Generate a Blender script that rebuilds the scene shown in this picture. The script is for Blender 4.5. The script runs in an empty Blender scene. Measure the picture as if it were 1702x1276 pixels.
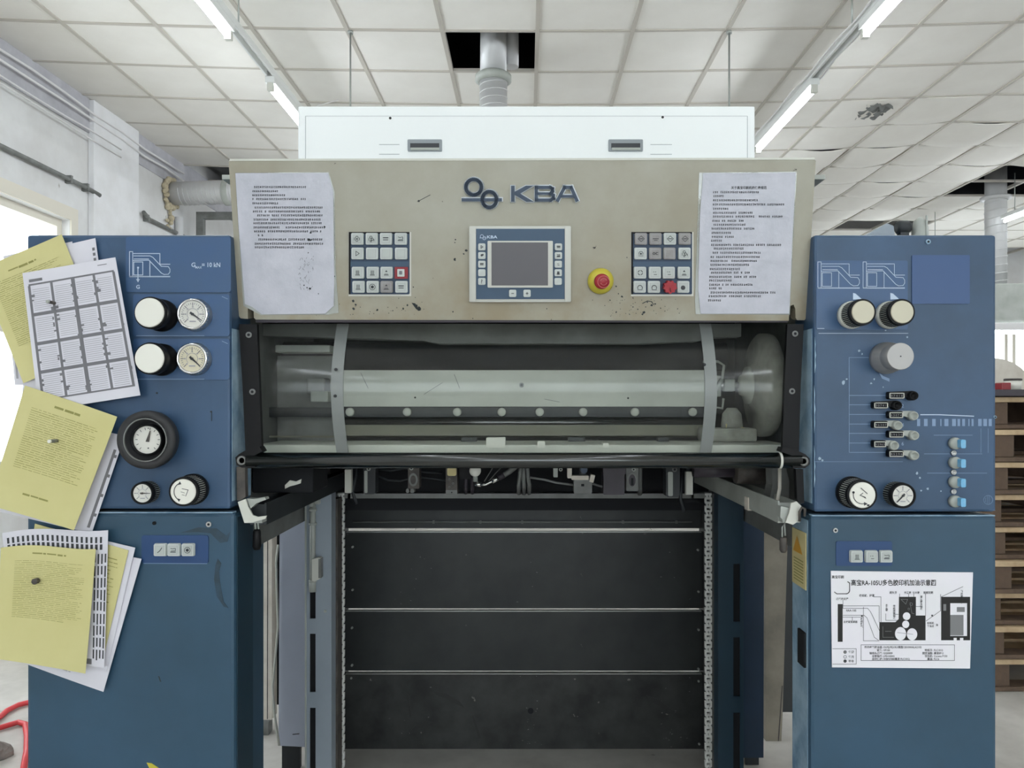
import bpy, bmesh, math, random
from mathutils import Vector as V, Matrix
random.seed(7)
SC = bpy.context.scene
COL = SC.collection
PI = math.pi
# ---------------------------------------------------------------- camera, world, exposure
# photo pixels: vanishing point of the machine axis (CX, CY), focal length F px, camera height CZ
CX, CY, F, CZ = 875.0, 667.0, 1280.0, 1.30
cam_d = bpy.data.cameras.new('camera'); cam = bpy.data.objects.new('camera', cam_d); COL.objects.link(cam)
cam.location = (0, 0, CZ); cam.rotation_euler = (PI / 2, 0, 0)
cam_d.sensor_width = 36.0; cam_d.lens = 36.0 * F / 1702
cam_d.shift_x = (851 - CX) / 1702; cam_d.shift_y = (CY - 638) / 1702
cam_d.clip_start = 0.05; cam_d.clip_end = 200
SC.camera = cam
SC.view_settings.view_transform = 'Standard'; SC.view_settings.look = 'None'
SC.view_settings.gamma = 1; SC.view_settings.use_curve_mapping = False
SC.view_settings.exposure = 0.65
wd = bpy.data.worlds.new('sky'); SC.world = wd; wd.use_nodes = True
wd.node_tree.nodes['Background'].inputs[0].default_value = (0.92, 0.97, 1.0, 1)
wd.node_tree.nodes['Background'].inputs[1].default_value = 3.0
TUBE_POWER = 26.0

# ---------------------------------------------------------------- materials
def lin(c):
    return tuple(((x / 255) / 12.92 if x / 255 <= 0.04045 else ((x / 255 + 0.055) / 1.055) ** 2.4) for x in c)
def mat(name, c, rough=0.5, metal=0.0, c2=None, nscale=6.0, namt=0.5, fine=None, bump=0.0, bscale=60.0, spots=None, spec=0.5, grime=None):
    """principled material; c2 = blotchy second colour, spots = (colour, scale, threshold) of dirt specks"""
    m = bpy.data.materials.new(name); m.use_nodes = True
    nt = m.node_tree; b = nt.nodes['Principled BSDF']
    b.inputs['Roughness'].default_value = rough; b.inputs['Metallic'].default_value = metal
    b.inputs['Specular IOR Level'].default_value = spec
    col = None
    base = (*lin(c), 1)
    b.inputs['Base Color'].default_value = base
    def mix(f, a, bb):
        n = nt.nodes.new('ShaderNodeMix'); n.data_type = 'RGBA'
        nt.links.new(f, n.inputs[0])
        if isinstance(a, tuple): n.inputs[6].default_value = a
        else: nt.links.new(a, n.inputs[6])
        n.inputs[7].default_value = bb
        return n.outputs[2]
    tc = None
    def noise(scale, detail=6.0, rgh=0.6):
        nonlocal tc
        if tc is None:
            tc = nt.nodes.new('ShaderNodeTexCoord')
        n = nt.nodes.new('ShaderNodeTexNoise'); n.inputs['Scale'].default_value = scale
        n.inputs['Detail'].default_value = detail; n.inputs['Roughness'].default_value = rgh
        nt.links.new(tc.outputs['Object'], n.inputs['Vector'])
        return n.outputs['Fac']
    def ramp(f, a, bpos):
        r = nt.nodes.new('ShaderNodeMapRange'); r.inputs[1].default_value = a; r.inputs[2].default_value = bpos
        nt.links.new(f, r.inputs[0]); return r.outputs[0]
    def scale(f, k):
        r = nt.nodes.new('ShaderNodeMath'); r.operation = 'MULTIPLY'; r.inputs[1].default_value = k
        nt.links.new(f, r.inputs[0]); return r.outputs[0]
    col = base
    if c2 is not None:
        col = mix(scale(ramp(noise(nscale), 0.38, 0.68), namt), col, (*lin(c2), 1))
    if grime is not None:   # (colour, z where it starts, z where it is full) in the object's own coordinates
        n_ = noise(7.0); sp = nt.nodes.new('ShaderNodeSeparateXYZ'); nt.links.new(tc.outputs['Object'], sp.inputs[0])
        mm = nt.nodes.new('ShaderNodeMath'); mm.operation = 'MULTIPLY'; nt.links.new(ramp(sp.outputs[2], grime[1], grime[2]), mm.inputs[0]); nt.links.new(ramp(n_, 0.36, 0.64), mm.inputs[1])
        col = mix(mm.outputs[0], col, (*lin(grime[0]), 1))
    if spots is not None:
        col = mix(ramp(noise(spots[1], 3.0, 0.55), spots[2], spots[2] + 0.04), col, (*lin(spots[0]), 1))
    if not isinstance(col, tuple): nt.links.new(col, b.inputs['Base Color'])
    if bump:
        bn = nt.nodes.new('ShaderNodeBump'); bn.inputs['Strength'].default_value = bump; bn.inputs['Distance'].default_value = 0.004
        nt.links.new(noise(bscale), bn.inputs['Height']); nt.links.new(bn.outputs[0], b.inputs['Normal'])
    return m
def emit(name, c, s):
    m = bpy.data.materials.new(name); m.use_nodes = True; nt = m.node_tree; nt.nodes.clear()
    o = nt.nodes.new('ShaderNodeOutputMaterial'); e = nt.nodes.new('ShaderNodeEmission')
    e.inputs[0].default_value = (*lin(c), 1); e.inputs[1].default_value = s; nt.links.new(e.outputs[0], o.inputs[0]); return m
def clear(name, tint=(1, 1, 1), gloss=0.08, haze=0.0, rough=0.03):
    m = bpy.data.materials.new(name); m.use_nodes = True; nt = m.node_tree; nt.nodes.clear()
    o = nt.nodes.new('ShaderNodeOutputMaterial'); t = nt.nodes.new('ShaderNodeBsdfTransparent'); g = nt.nodes.new('ShaderNodeBsdfGlossy')
    t.inputs[0].default_value = (*tint, 1); g.inputs['Roughness'].default_value = rough
    x = nt.nodes.new('ShaderNodeMixShader'); x.inputs[0].default_value = gloss
    nt.links.new(t.outputs[0], x.inputs[1]); nt.links.new(g.outputs[0], x.inputs[2]); last = x
    if haze:
        d = nt.nodes.new('ShaderNodeBsdfDiffuse'); d.inputs[0].default_value = (0.75, 0.78, 0.75, 1)
        y = nt.nodes.new('ShaderNodeMixShader'); 
        tc = nt.nodes.new('ShaderNodeTexCoord'); n = nt.nodes.new('ShaderNodeTexNoise'); n.inputs['Scale'].default_value = 5; n.inputs['Detail'].default_value = 5
        mr = nt.nodes.new('ShaderNodeMapRange'); mr.inputs[1].default_value = 0.3; mr.inputs[2].default_value = 0.75
        mr.inputs[3].default_value = haze * 0.5; mr.inputs[4].default_value = haze * 1.7
        nt.links.new(tc.outputs['Object'], n.inputs['Vector']); nt.links.new(n.outputs['Fac'], mr.inputs[0]); nt.links.new(mr.outputs[0], y.inputs[0])
        nt.links.new(x.outputs[0], y.inputs[1]); nt.links.new(d.outputs[0], y.inputs[2]); last = y
    nt.links.new(last.outputs[0], o.inputs[0]); return m
M = {}
M['blue'] = mat('blue_paint', (58, 86, 118), 0.42, c2=(46, 68, 90), nscale=4, namt=0.7, bump=0.04, bscale=300)
M['blue_low'] = mat('teal_blue_paint', (52, 84, 108), 0.42, c2=(40, 68, 84), nscale=4, namt=0.5, bump=0.04, bscale=300)
M['blue_plate'] = mat('blue_label_plate', (58, 90, 132), 0.38, c2=(64, 90, 118), nscale=5, namt=0.6)
M['blue_gloss'] = mat('blue_foil', (54, 84, 130), 0.4)
M['navy'] = mat('navy_paint', (26, 50, 76), 0.45, c2=(20, 38, 54), nscale=4)
M['slate'] = mat('dark_slate_blue_paint', (34, 58, 74), 0.45, c2=(28, 48, 60), nscale=4)
M['worn'] = mat('worn_lit_pale_paint', (162, 188, 206), 0.5, c2=(104, 138, 166), nscale=16, namt=1.0)  # worn paint; on some inner sides it holds painted-in highlight and reflection
M['white_line'] = mat('white_print', (196, 212, 232), 0.5)
M['faint_line'] = mat('faint_print', (128, 152, 184), 0.5)
M['beige'] = mat('grey_beige_paint', (172, 170, 156), 0.45, c2=(150, 142, 122), nscale=4.5, namt=0.7, spots=((38, 34, 32), 42, 0.735), grime=((150, 138, 114), 0.04, -0.17))
M['beige_lip'] = mat('pale_edge', (212, 212, 202), 0.4)
M['white_box'] = mat('white_enamel', (251, 254, 254), 0.3)
M['seam'] = mat('grey_seam', (150, 156, 160), 0.5)
M['black'] = mat('black_plastic', (17, 17, 19), 0.5, spec=0.22)
M['black_bar'] = mat('black_gloss_paint', (12, 18, 17), 0.2, spec=1.0)
M['void'] = mat('dark_cavity', (14, 17, 22), 0.8)
M['dark'] = mat('dark_metal', (48, 52, 54), 0.5, c2=(34, 38, 44), nscale=5, namt=0.8)
M['slat'] = mat('black_sheet_metal', (58, 61, 61), 0.42, 0.2, c2=(40, 43, 46), nscale=3.5, namt=0.9, spots=((112, 112, 108), 26, 0.75))
M['slat_low'] = mat('scuffed_black_sheet_metal', (66, 68, 67), 0.45, 0.2, c2=(40, 41, 42), nscale=7, namt=1.0, spots=((128, 126, 120), 30, 0.72))
M['edge'] = mat('bare_steel_edge', (176, 180, 176), 0.3, 0.6)
M['chain'] = mat('chain_steel', (232, 232, 228), 0.4)
M['roller'] = mat('black_roller_coating', (22, 25, 32), 0.7, spec=0.2)
M['beam'] = mat('dusty_pale_beam', (214, 216, 206), 0.6, c2=(190, 192, 182), nscale=5, namt=0.8)
M['dusty'] = mat('dust_covered_casting', (186, 186, 176), 0.9, c2=(132, 132, 124), nscale=11, namt=0.9)
M['olive'] = mat('olive_grey_plate', (128, 126, 110), 0.6, c2=(104, 102, 92), nscale=6)
M['rub'] = mat('rubbed_patch', (46, 47, 47), 0.5)
M['post_d'] = mat('grubby_beige_post', (148, 140, 126), 0.6, c2=(112, 106, 96), nscale=6, namt=0.9)
M['blue_deep'] = mat('deep_blue_foil', (36, 70, 116), 0.4)
M['wheel'] = mat('matt_black_handwheel', (44, 44, 46), 0.55)
M['stop_mark'] = mat('pale_red_mark', (206, 120, 118), 0.5)
M['steel'] = mat('brushed_steel', (190, 190, 188), 0.3, 0.9)
M['chrome'] = mat('chrome', (225, 225, 225), 0.12, 1.0)
M['alu'] = mat('turned_aluminium', (172, 170, 168), 0.5, 0.6)
M['grey'] = mat('grey_metal', (128, 130, 128), 0.5, c2=(98, 98, 94), nscale=12, namt=0.7)
M['grey_lt'] = mat('pale_grey_metal', (182, 186, 180), 0.45, c2=(156, 160, 152), nscale=6, namt=0.8)
M['brown'] = mat('oily_brown_metal', (92, 86, 80), 0.55, c2=(58, 54, 54), nscale=25, namt=0.9)
M['purple'] = mat('dark_plum_casing', (66, 60, 68), 0.5, c2=(48, 44, 50), nscale=16)
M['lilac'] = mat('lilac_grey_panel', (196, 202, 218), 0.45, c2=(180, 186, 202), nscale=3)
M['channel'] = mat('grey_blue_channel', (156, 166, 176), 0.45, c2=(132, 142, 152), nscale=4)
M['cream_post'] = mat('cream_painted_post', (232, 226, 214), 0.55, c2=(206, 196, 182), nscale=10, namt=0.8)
M['cream_w'] = mat('white_plastic', (214, 214, 204), 0.45)
M['key'] = mat('pale_key_plastic', (206, 212, 208), 0.4, c2=(186, 190, 186), nscale=40, namt=0.7)
M['key_grey'] = mat('smudged_key_plastic', (160, 158, 156), 0.45, c2=(136, 132, 130), nscale=40, namt=0.8)
M['key_in'] = mat('key_inset', (190, 196, 192), 0.4)
M['ink'] = mat('dark_ink', (58, 60, 64), 0.6)
M['black_ink'] = mat('black_ink', (28, 27, 26), 0.6)
M['grey_ink'] = mat('grey_ink', (120, 119, 124), 0.6)
M['pale_ink'] = mat('pale_grey_ink', (168, 166, 172), 0.6)
M['red'] = mat('red_plastic', (160, 34, 44), 0.4)
M['redbox'] = mat('red_key', (146, 40, 48), 0.4)
M['yellow'] = mat('yellow_plastic', (204, 190, 66), 0.4)
M['keypad'] = mat('keypad_foil', (44, 66, 92), 0.4, c2=(34, 50, 72), nscale=20)
M['hmi_blue'] = mat('display_foil', (60, 84, 108), 0.4)
M['hmi_bezel'] = mat('silver_bezel', (190, 190, 182), 0.35, 0.3)
M['screen'] = mat('switched_off_screen', (96, 94, 98), 0.3)
M['dial'] = mat('dial_face', (226, 224, 216), 0.4)
M['dial_y'] = mat('yellowed_dial_face', (222, 214, 188), 0.4)
M['knob_w'] = mat('white_knob_cap', (240, 238, 228), 0.35)
M['knob_c'] = mat('cream_knob_cap', (206, 200, 178), 0.4)
M['paper'] = mat('white_paper', (226, 224, 232), 0.7, c2=(214, 212, 222), nscale=4)
M['paper_y'] = mat('yellow_paper', (214, 207, 148), 0.7, c2=(203, 195, 130), nscale=6)
M['paper_lam'] = mat('laminated_paper', (202, 202, 212), 0.32, c2=(184, 186, 196), nscale=12, namt=0.9, bump=0.7, bscale=16)
M['lam_edge'] = clear('clear_laminate', (0.95, 0.96, 0.95), 0.1, 0.3)
M['poster'] = mat('laminated_poster', (242, 238, 246), 0.3, c2=(236, 240, 236), nscale=8)
M['y_ink'] = mat('olive_print', (150, 146, 84), 0.7)
M['logo'] = mat('logo_blue', (46, 64, 86), 0.4)
M['logo_side'] = mat('logo_side_white', (216, 222, 226), 0.4)
M['toggle'] = mat('sky_blue_lever', (96, 172, 216), 0.35, c2=(160, 206, 232), nscale=60)
M['acrylic'] = clear('acrylic', (0.96, 0.97, 0.96), 0.022, 0.009, rough=0.12)
M['strap'] = mat('pale_strap', (136, 140, 138), 0.4)
M['glass'] = clear('window_glass', (0.97, 0.99, 1.0), 0.05)
M['tile'] = mat('ceiling_tile_board', (240, 237, 230), 0.85, c2=(230, 226, 218), nscale=3, bump=0.12, bscale=90)
M['tbar'] = mat('ceiling_grid_paint', (196, 190, 180), 0.6)
M['wall'] = mat('chalky_wall_paint', (230, 230, 230), 0.85, c2=(212, 210, 208), nscale=2.2, namt=0.8, spots=((186, 182, 176), 7, 0.72))
M['wall2'] = mat('pilaster_paint', (238, 238, 240), 0.85, c2=(222, 221, 220), nscale=5)
M['band'] = mat('shaded_wall_band', (196, 195, 200), 0.85, c2=(172, 171, 177), nscale=5, namt=0.8)  # shadow at the wall top, put into the colour of this band
M['wframe'] = mat('window_frame_paint', (228, 222, 208), 0.5)
M['floor'] = mat('worn_concrete', (206, 202, 196), 0.6, c2=(172, 168, 162), nscale=3.5, namt=0.8, spots=((96, 92, 90), 8, 0.7))
M['slab'] = mat('roof_slab', (44, 50, 60), 0.9)
M['duct'] = mat('foil_duct', (208, 208, 208), 0.35, 0.15)
M['foam'] = mat('expanding_foam', (206, 194, 166), 0.9, c2=(150, 138, 116), nscale=40, bump=0.6, bscale=50)
M['cable_w'] = mat('white_cable', (232, 230, 230), 0.5)
M['wood'] = mat('pallet_wood', (206, 182, 148), 0.75, c2=(166, 138, 106), nscale=9, namt=0.9)
M['wood_d'] = mat('weathered_wood', (110, 90, 74), 0.8, c2=(76, 62, 54), nscale=9, namt=0.9)
M['tube'] = emit('fluorescent_tube', (240, 248, 255), TUBE_POWER)
M['fixture'] = mat('lamp_rail', (232, 234, 232), 0.4)
M['hose'] = mat('red_hose', (222, 70, 74), 0.4)
M['rag'] = mat('grey_sacking', (122, 112, 106), 0.85, c2=(164, 158, 152), nscale=14, namt=0.9)
M['carton'] = mat('cream_carton', (236, 228, 206), 0.7)
M['label_y'] = mat('yellowed_label', (218, 204, 150), 0.55, c2=(206, 190, 136), nscale=20)
M['orange'] = mat('warning_orange', (214, 160, 60), 0.5)
M['stain'] = mat('oil_stain', (34, 42, 44), 0.55)
M['stain_soft'] = mat('soft_oil_stain', (36, 56, 68), 0.45, c2=(46, 72, 90), nscale=30, namt=1.0)
M['stain_lt'] = mat('chipped_paint', (166, 186, 204), 0.5)
M['shade_g'] = mat('grey_print', (128, 128, 130), 0.6)

# ---------------------------------------------------------------- mesh builder
class MB:
    def __init__(s): s.v = []; s.f = []; s.m = []; s.sm = []
    def add(s, vs, fs, mi=0, smooth=False):
        o = len(s.v); s.v += [V(p) for p in vs]
        for i, f in enumerate(fs):
            s.f.append([o + k for k in f]); s.m.append(mi[i] if isinstance(mi, (list, tuple)) else mi)
            s.sm.append(smooth[i] if isinstance(smooth, (list, tuple)) else smooth)
        return s
    def box(s, x0, x1, y0, y1, z0, z1, mi=0, bev=0.0):
        if x1 < x0: x0, x1 = x1, x0
        if y1 < y0: y0, y1 = y1, y0
        if z1 < z0: z0, z1 = z1, z0
        if bev <= 0:
            vs = [(x, y, z) for x in (x0, x1) for y in (y0, y1) for z in (z0, z1)]
            return s.add(vs, [(0, 1, 3, 2), (4, 6, 7, 5), (0, 4, 5, 1), (2, 3, 7, 6), (0, 2, 6, 4), (1, 5, 7, 3)], mi)
        bm = bmesh.new(); bmesh.ops.create_cube(bm, size=1)
        for v in bm.verts:
            v.co = V(((x0 + x1) / 2 + v.co.x * (x1 - x0), (y0 + y1) / 2 + v.co.y * (y1 - y0), (z0 + z1) / 2 + v.co.z * (z1 - z0)))
        bev = min(bev, (x1 - x0) * .45, (y1 - y0) * .45, (z1 - z0) * .45)
        bmesh.ops.bevel(bm, geom=list(bm.edges), offset=bev, segments=2, affect='EDGES', profile=0.5)
        bm.verts.index_update()
        s.add([v.co.copy() for v in bm.verts], [[v.index for v in f.verts] for f in bm.faces], mi); bm.free(); return s
    def prism(s, front, back, mi=0, side=None, smooth=False):
        n = len(front); side = mi if side is None else side
        fs = [list(range(n)), list(range(2 * n - 1, n - 1, -1))] + [(i, i + n, (i + 1) % n + n, (i + 1) % n) for i in range(n)]
        return s.add(list(front) + list(back), fs, [mi, mi] + [side] * n, [False, False] + [smooth] * n)
    def lathe(s, c, ax, prof, n=24, mi=0, smooth=True, cap=True):
        """profile of (radius, height along ax); mi may be a list per segment (+ start cap, end cap = first/last)"""
        c = V(c); ax = V(ax).normalized(); u = ax.orthogonal().normalized(); w = ax.cross(u)
        vs = []; fs = []; ms = []; sms = []
        for r, h in prof:
            for k in range(n):
                a = 2 * PI * k / n; vs.append(c + ax * h + u * (r * math.cos(a)) + w * (r * math.sin(a)))
        for i in range(len(prof) - 1):
            for k in range(n):
                a, b = i * n + k, i * n + (k + 1) % n; fs.append((a, b, b + n, a + n))
                ms.append(mi[i] if isinstance(mi, (list, tuple)) else mi); sms.append(smooth)
        if cap:
            if prof[0][0] > 1e-6: fs.append(list(range(n - 1, -1, -1))); ms.append(mi[0] if isinstance(mi, (list, tuple)) else mi); sms.append(False)
            if prof[-1][0] > 1e-6:
                o = (len(prof) - 1) * n; fs.append([o + k for k in range(n)]); ms.append(mi[-1] if isinstance(mi, (list, tuple)) else mi); sms.append(False)
        return s.add(vs, fs, ms, sms)
    def cyl(s, a, b, r, r2=None, n=16, mi=0):
        a, b = V(a), V(b); return s.lathe(a, b - a, [(r, 0), (r if r2 is None else r2, (b - a).length)], n, mi)
    def ring(s, c, ax, ro, ri, h0, h1, n=28, mi=0):
        return s.lathe(c, ax, [(ri, h0), (ro, h0), (ro, h1), (ri, h1), (ri, h0)], n, mi, smooth=False, cap=False)
    def gear(s, c, ax, r1, r2, nt, h0, h1, mi=0, mi2=None):
        c = V(c); ax = V(ax).normalized(); u = ax.orthogonal().normalized(); w = ax.cross(u); A = []; B = []
        for k in range(nt * 4):
            a = 2 * PI * k / (nt * 4); r = r1 if k % 4 in (0, 1) else r2; d = u * (r * math.cos(a)) + w * (r * math.sin(a))
            A.append(c + ax * h1 + d); B.append(c + ax * h0 + d)
        n = nt * 4
        fs = [list(range(n)), list(range(2 * n - 1, n - 1, -1))]; ms = [mi, mi]
        for i in range(n):
            fs.append((i, i + n, (i + 1) % n + n, (i + 1) % n)); ms.append((mi if mi2 is None else mi2) if i % 4 == 0 else mi)
        return s.add(A + B, fs, ms)
    def tube(s, pts, r, n=8, mi=0, cyclic=False):
        pts = [V(p) for p in pts]; vs = []; fs = []; m = len(pts); up = None
        for i, p in enumerate(pts):
            t = (pts[(i + 1) % m if cyclic else min(i + 1, m - 1)] - pts[i - 1 if (cyclic or i) else 0]).normalized()
            if up is None: up = t.orthogonal().normalized()
            up = (up - t * up.dot(t)).normalized(); w = t.cross(up)
            rr = r[i] if isinstance(r, (list, tuple)) else r
            for k in range(n):
                a = 2 * PI * k / n; vs.append(p + up * (rr * math.cos(a)) + w * (rr * math.sin(a)))
        for i in range(m if cyclic else m - 1):
            for k in range(n):
                a, b = i * n + k, i * n + (k + 1) % n; c, d = ((i + 1) % m) * n + (k + 1) % n, ((i + 1) % m) * n + k; fs.append((a, b, c, d))
        sm = [True] * len(fs)
        if not cyclic: fs += [list(range(n - 1, -1, -1)), [(m - 1) * n + k for k in range(n)]]; sm += [False, False]
        return s.add(vs, fs, mi, sm)
    def sphere(s, c, r, mi=0, n=12, sx=1, sy=1, sz=1):
        c = V(c); prof = 7; vs = []; fs = []
        for i in range(prof):
            t = PI * i / (prof - 1)
            for k in range(n):
                a = 2 * PI * k / n; vs.append(c + V((r * sx * math.sin(t) * math.cos(a), r * sy * math.sin(t) * math.sin(a), r * sz * math.cos(t))))
        for i in range(prof - 1):
            for k in range(n):
                a, b = i * n + k, i * n + (k + 1) % n; fs.append((a, a + n, b + n, b))
        return s.add(vs, fs, mi, True)
    def grid(s, fn, nu, nv, mi=0, smooth=True):
        vs = [fn(i / nu, j / nv) for j in range(nv + 1) for i in range(nu + 1)]
        fs = [(j * (nu + 1) + i, j * (nu + 1) + i + 1, (j + 1) * (nu + 1) + i + 1, (j + 1) * (nu + 1) + i) for j in range(nv) for i in range(nu)]
        return s.add(vs, fs, mi, smooth)
    def sheet(s, fn, fb, nu, nv, mi=0, mib=None):
        """closed thin sheet: front fn(u,v), back fb(u,v)"""
        s.grid(fn, nu, nv, mi); s.grid(lambda u, v: fb(1 - u, v), nu, nv, mi if mib is None else mib)
        rim = [(i / nu, 0) for i in range(nu)] + [(1, j / nv) for j in range(nv)] + [(1 - i / nu, 1) for i in range(nu)] + [(0, 1 - j / nv) for j in range(nv)]
        n = len(rim); s.add([fn(*p) for p in rim] + [fb(*p) for p in rim], [(i, i + n, (i + 1) % n + n, (i + 1) % n) for i in range(n)], mi if mib is None else mib)
        return s

WL = {}   # world origin of every object made
def setp(o, label=None, cat=None, group=None, kind=None):
    if label: o['label'] = label
    if cat: o['category'] = cat
    if group: o['group'] = group
    if kind: o['kind'] = kind
    return o
def build(mb, name, mats, parent=None, label=None, cat=None, group=None, kind=None, fix=True, origin=None):
    mats = [mats] if isinstance(mats, (str, bpy.types.Material)) else mats
    xs = [p.x for p in mb.v]; ys = [p.y for p in mb.v]; zs = [p.z for p in mb.v]
    o = V(((min(xs) + max(xs)) / 2, (min(ys) + max(ys)) / 2, min(zs) if parent is None else (min(zs) + max(zs)) / 2)) if origin is None else V(origin)
    me = bpy.data.meshes.new(name)
    me.from_pydata([p - o for p in mb.v], [], mb.f)
    for m in mats: me.materials.append(M[m] if isinstance(m, str) else m)
    me.polygons.foreach_set('material_index', mb.m); me.polygons.foreach_set('use_smooth', mb.sm)
    if fix:
        bm = bmesh.new(); bm.from_mesh(me); bmesh.ops.recalc_face_normals(bm, faces=bm.faces); bm.to_mesh(me); bm.free()
    me.update()
    ob = bpy.data.objects.new(name, me); COL.objects.link(ob); WL[ob.name] = o
    if parent is not None:
        ob.parent = parent; ob.location = o - WL[parent.name]
    else: ob.location = o
    return setp(ob, label, cat, group, kind)
def thing(name, label, cat, loc, group=None):
    e = bpy.data.objects.new(name, None); COL.objects.link(e); e.location = loc; e.empty_display_size = 0.05; WL[e.name] = V(loc)
    return setp(e, label, cat, group)
def clone(o, parent, world):
    c = o.copy(); COL.objects.link(c); c.parent = parent; WL[c.name] = V(world)
    c.location = V(world) - (WL[parent.name] if parent else V((0, 0, 0)))
    for k in ('label', 'category', 'group'):
        if k in c.keys(): del c[k]
    return c

def W(px, py, Y): return V(((px - CX) * Y / F, Y, CZ - (py - CY) * Y / F))
def WX(px, Y): return (px - CX) * Y / F
def WZ(py, Y): return CZ - (py - CY) * Y / F

TXT = {}
def text_mesh(s):
    if s not in TXT:
        c = bpy.data.curves.new('t', 'FONT'); c.body = s; c.size = 1; c.resolution_u = 2; c.offset = 0.018
        o = bpy.data.objects.new('t', c); me = bpy.data.meshes.new_from_object(o)
        TXT[s] = ([(v.co.x, v.co.y) for v in me.vertices], [list(p.vertices) for p in me.polygons])
        bpy.data.objects.remove(o); bpy.data.curves.remove(c); bpy.data.meshes.remove(me)
    return TXT[s]

class Surf:
    """a flat face of the machine; S(px, py, h) is the point of that face seen at the photo pixel, raised by h"""
    def __init__(s, pt, n): s.p = V(pt); s.n = V(n).normalized()
    def __call__(s, px, py, h=0.0):
        d = V(((px - CX) / F, 1.0, -(py - CY) / F)); c = V((0, 0, CZ))
        t = (s.p - c).dot(s.n) / d.dot(s.n); return c + d * t + s.n * h
    def k(s, px, py): return s(px, py).y / F
    def poly(s, mb, pts, h0, h1, mi=0, side=None):
        return mb.prism([s(x, y, h1) for x, y in pts], [s(x, y, h0) for x, y in pts], mi, side)
    def rect(s, mb, x0, y0, x1, y1, h0, h1, mi=0, r=0.0, side=None, seg=3):
        if r <= 0: return s.poly(mb, [(x0, y0), (x1, y0), (x1, y1), (x0, y1)], h0, h1, mi, side)
        pts = []
        for cx, cy, a0 in ((x1 - r, y0 + r, -90), (x1 - r, y1 - r, 0), (x0 + r, y1 - r, 90), (x0 + r, y0 + r, 180)):
            for i in range(seg + 1):
                a = math.radians(a0 + 90 * i / seg); pts.append((cx + r * math.cos(a), cy + r * math.sin(a)))
        return s.poly(mb, pts, h0, h1, mi, side)
    def line(s, mb, pts, w, h, mi=0, closed=False, h0=None):
        """a printed (or, with h0, raised) stroke of width w px"""
        pts = list(pts); n = len(pts)
        for i in range(n if closed else n - 1):
            (x0, y0), (x1, y1) = pts[i], pts[(i + 1) % n]
            d = math.hypot(x1 - x0, y1 - y0) or 1; ex, ey = (x1 - x0) / d, (y1 - y0) / d; ox, oy = -ey * w / 2, ex * w / 2
            x0 -= ex * w / 2 * .9; y0 -= ey * w / 2 * .9; x1 += ex * w / 2 * .9; y1 += ey * w / 2 * .9
            q = [(x0 + ox, y0 + oy), (x1 + ox, y1 + oy), (x1 - ox, y1 - oy), (x0 - ox, y0 - oy)]
            if h0 is None: mb.add([s(x, y, h) for x, y in q], [(0, 1, 2, 3)], mi)
            else: s.poly(mb, q, h0, h, mi)
        return mb
    def disc(s, mb, cx, cy, r, h0, h1, mi=0, n=20, side=None):
        return s.poly(mb, [(cx + r * math.cos(2 * PI * i / n), cy + r * math.sin(2 * PI * i / n)) for i in range(n)], h0, h1, mi, side)
    def circle(s, mb, cx, cy, r, w, h, mi=0, n=24, a0=0, a1=360, ry=None):
        ry = r if ry is None else ry; full = a1 - a0 >= 360; m = n if full else n + 1
        return s.line(mb, [(cx + r * math.cos(math.radians(a0 + (a1 - a0) * i / n)), cy + ry * math.sin(math.radians(a0 + (a1 - a0) * i / n))) for i in range(m)], w, h, mi, closed=full)
    def text(s, mb, t, px, py, size, h, mi=0, al='L', sx=1.0, rot=0.0):
        vs, fs = text_mesh(t); x1 = max(v[0] for v in vs); x0 = min(v[0] for v in vs)
        off = {'L': x0, 'C': (x0 + x1) / 2, 'R': x1}[al]; c, q = math.cos(rot), math.sin(rot); P = []
        for x, y in vs:
            a, b = (x - off) * size * sx, -y * size; P.append(s(px + a * c - b * q, py + a * q + b * c, h))
        return mb.add(P, fs, mi)
    def mush(s, mb, x0, x1, y, ch, h, mi=0, gap=0.08, rnd=random):
        """a row of print too small to read: one small mark after another"""
        x = x0
        while x < x1:
            cw = ch * rnd.uniform(.75, .95)
            if rnd.random() > gap:
                for q in range(3):
                    yy = y - ch / 2 + ch * (q + .5) / 3 + rnd.uniform(-.1, .1) * ch; a = rnd.uniform(0, .25) * cw; b = rnd.uniform(.7, .98) * cw
                    mb.add([s(x + a, yy - ch * .1, h), s(x + b, yy - ch * .1, h), s(x + b, yy + ch * .1, h), s(x + a, yy + ch * .1, h)], [(0, 1, 2, 3)], mi)
                xx = x + rnd.uniform(.25, .7) * cw
                mb.add([s(xx - ch * .1, y - ch / 2, h), s(xx + ch * .1, y - ch / 2, h), s(xx + ch * .1, y + ch / 2, h), s(xx - ch * .1, y + ch / 2, h)], [(0, 1, 2, 3)], mi)
            x += cw * 1.08
        return mb

# ---------------------------------------------------------------- room shell
CH = 3.65
def cz(x): return CH + 0.08 * min(1.0, ((x - 0.07) / 3.6) ** 2)
XL, XR, YB, YF = -3.53, 9.2, 12.7, -6.0
floor = build(MB().box(XL - 1.2, XR + .3, YF, YB + 1.2, -0.12, -0.012), 'floor', 'floor', kind='structure')
sl = build(MB().box(-1.195, 1.195, -.905, .905, -0.006, 0.006), 'floor_slab', 'floor', floor, origin=(0, 0, 0))
first = True
for i in range(6):
    for j in range(9):
        x, y = -2.4 + 2.4 * i, -4.0 + 1.815 * j
        p = (x + (.07 if j % 2 else 0), y + .0, -0.006 + random.uniform(-.003, .0))
        if first: sl.location = V(p) - WL['floor']; WL[sl.name] = V(p); first = False
        else: clone(sl, floor, p)
# roof slab above the suspended ceiling
roof = build(MB().box(XL - .3, XR + .3, YF, YB + .3, CH + .75, CH + .9), 'ceiling', 'slab', kind='structure')
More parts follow.
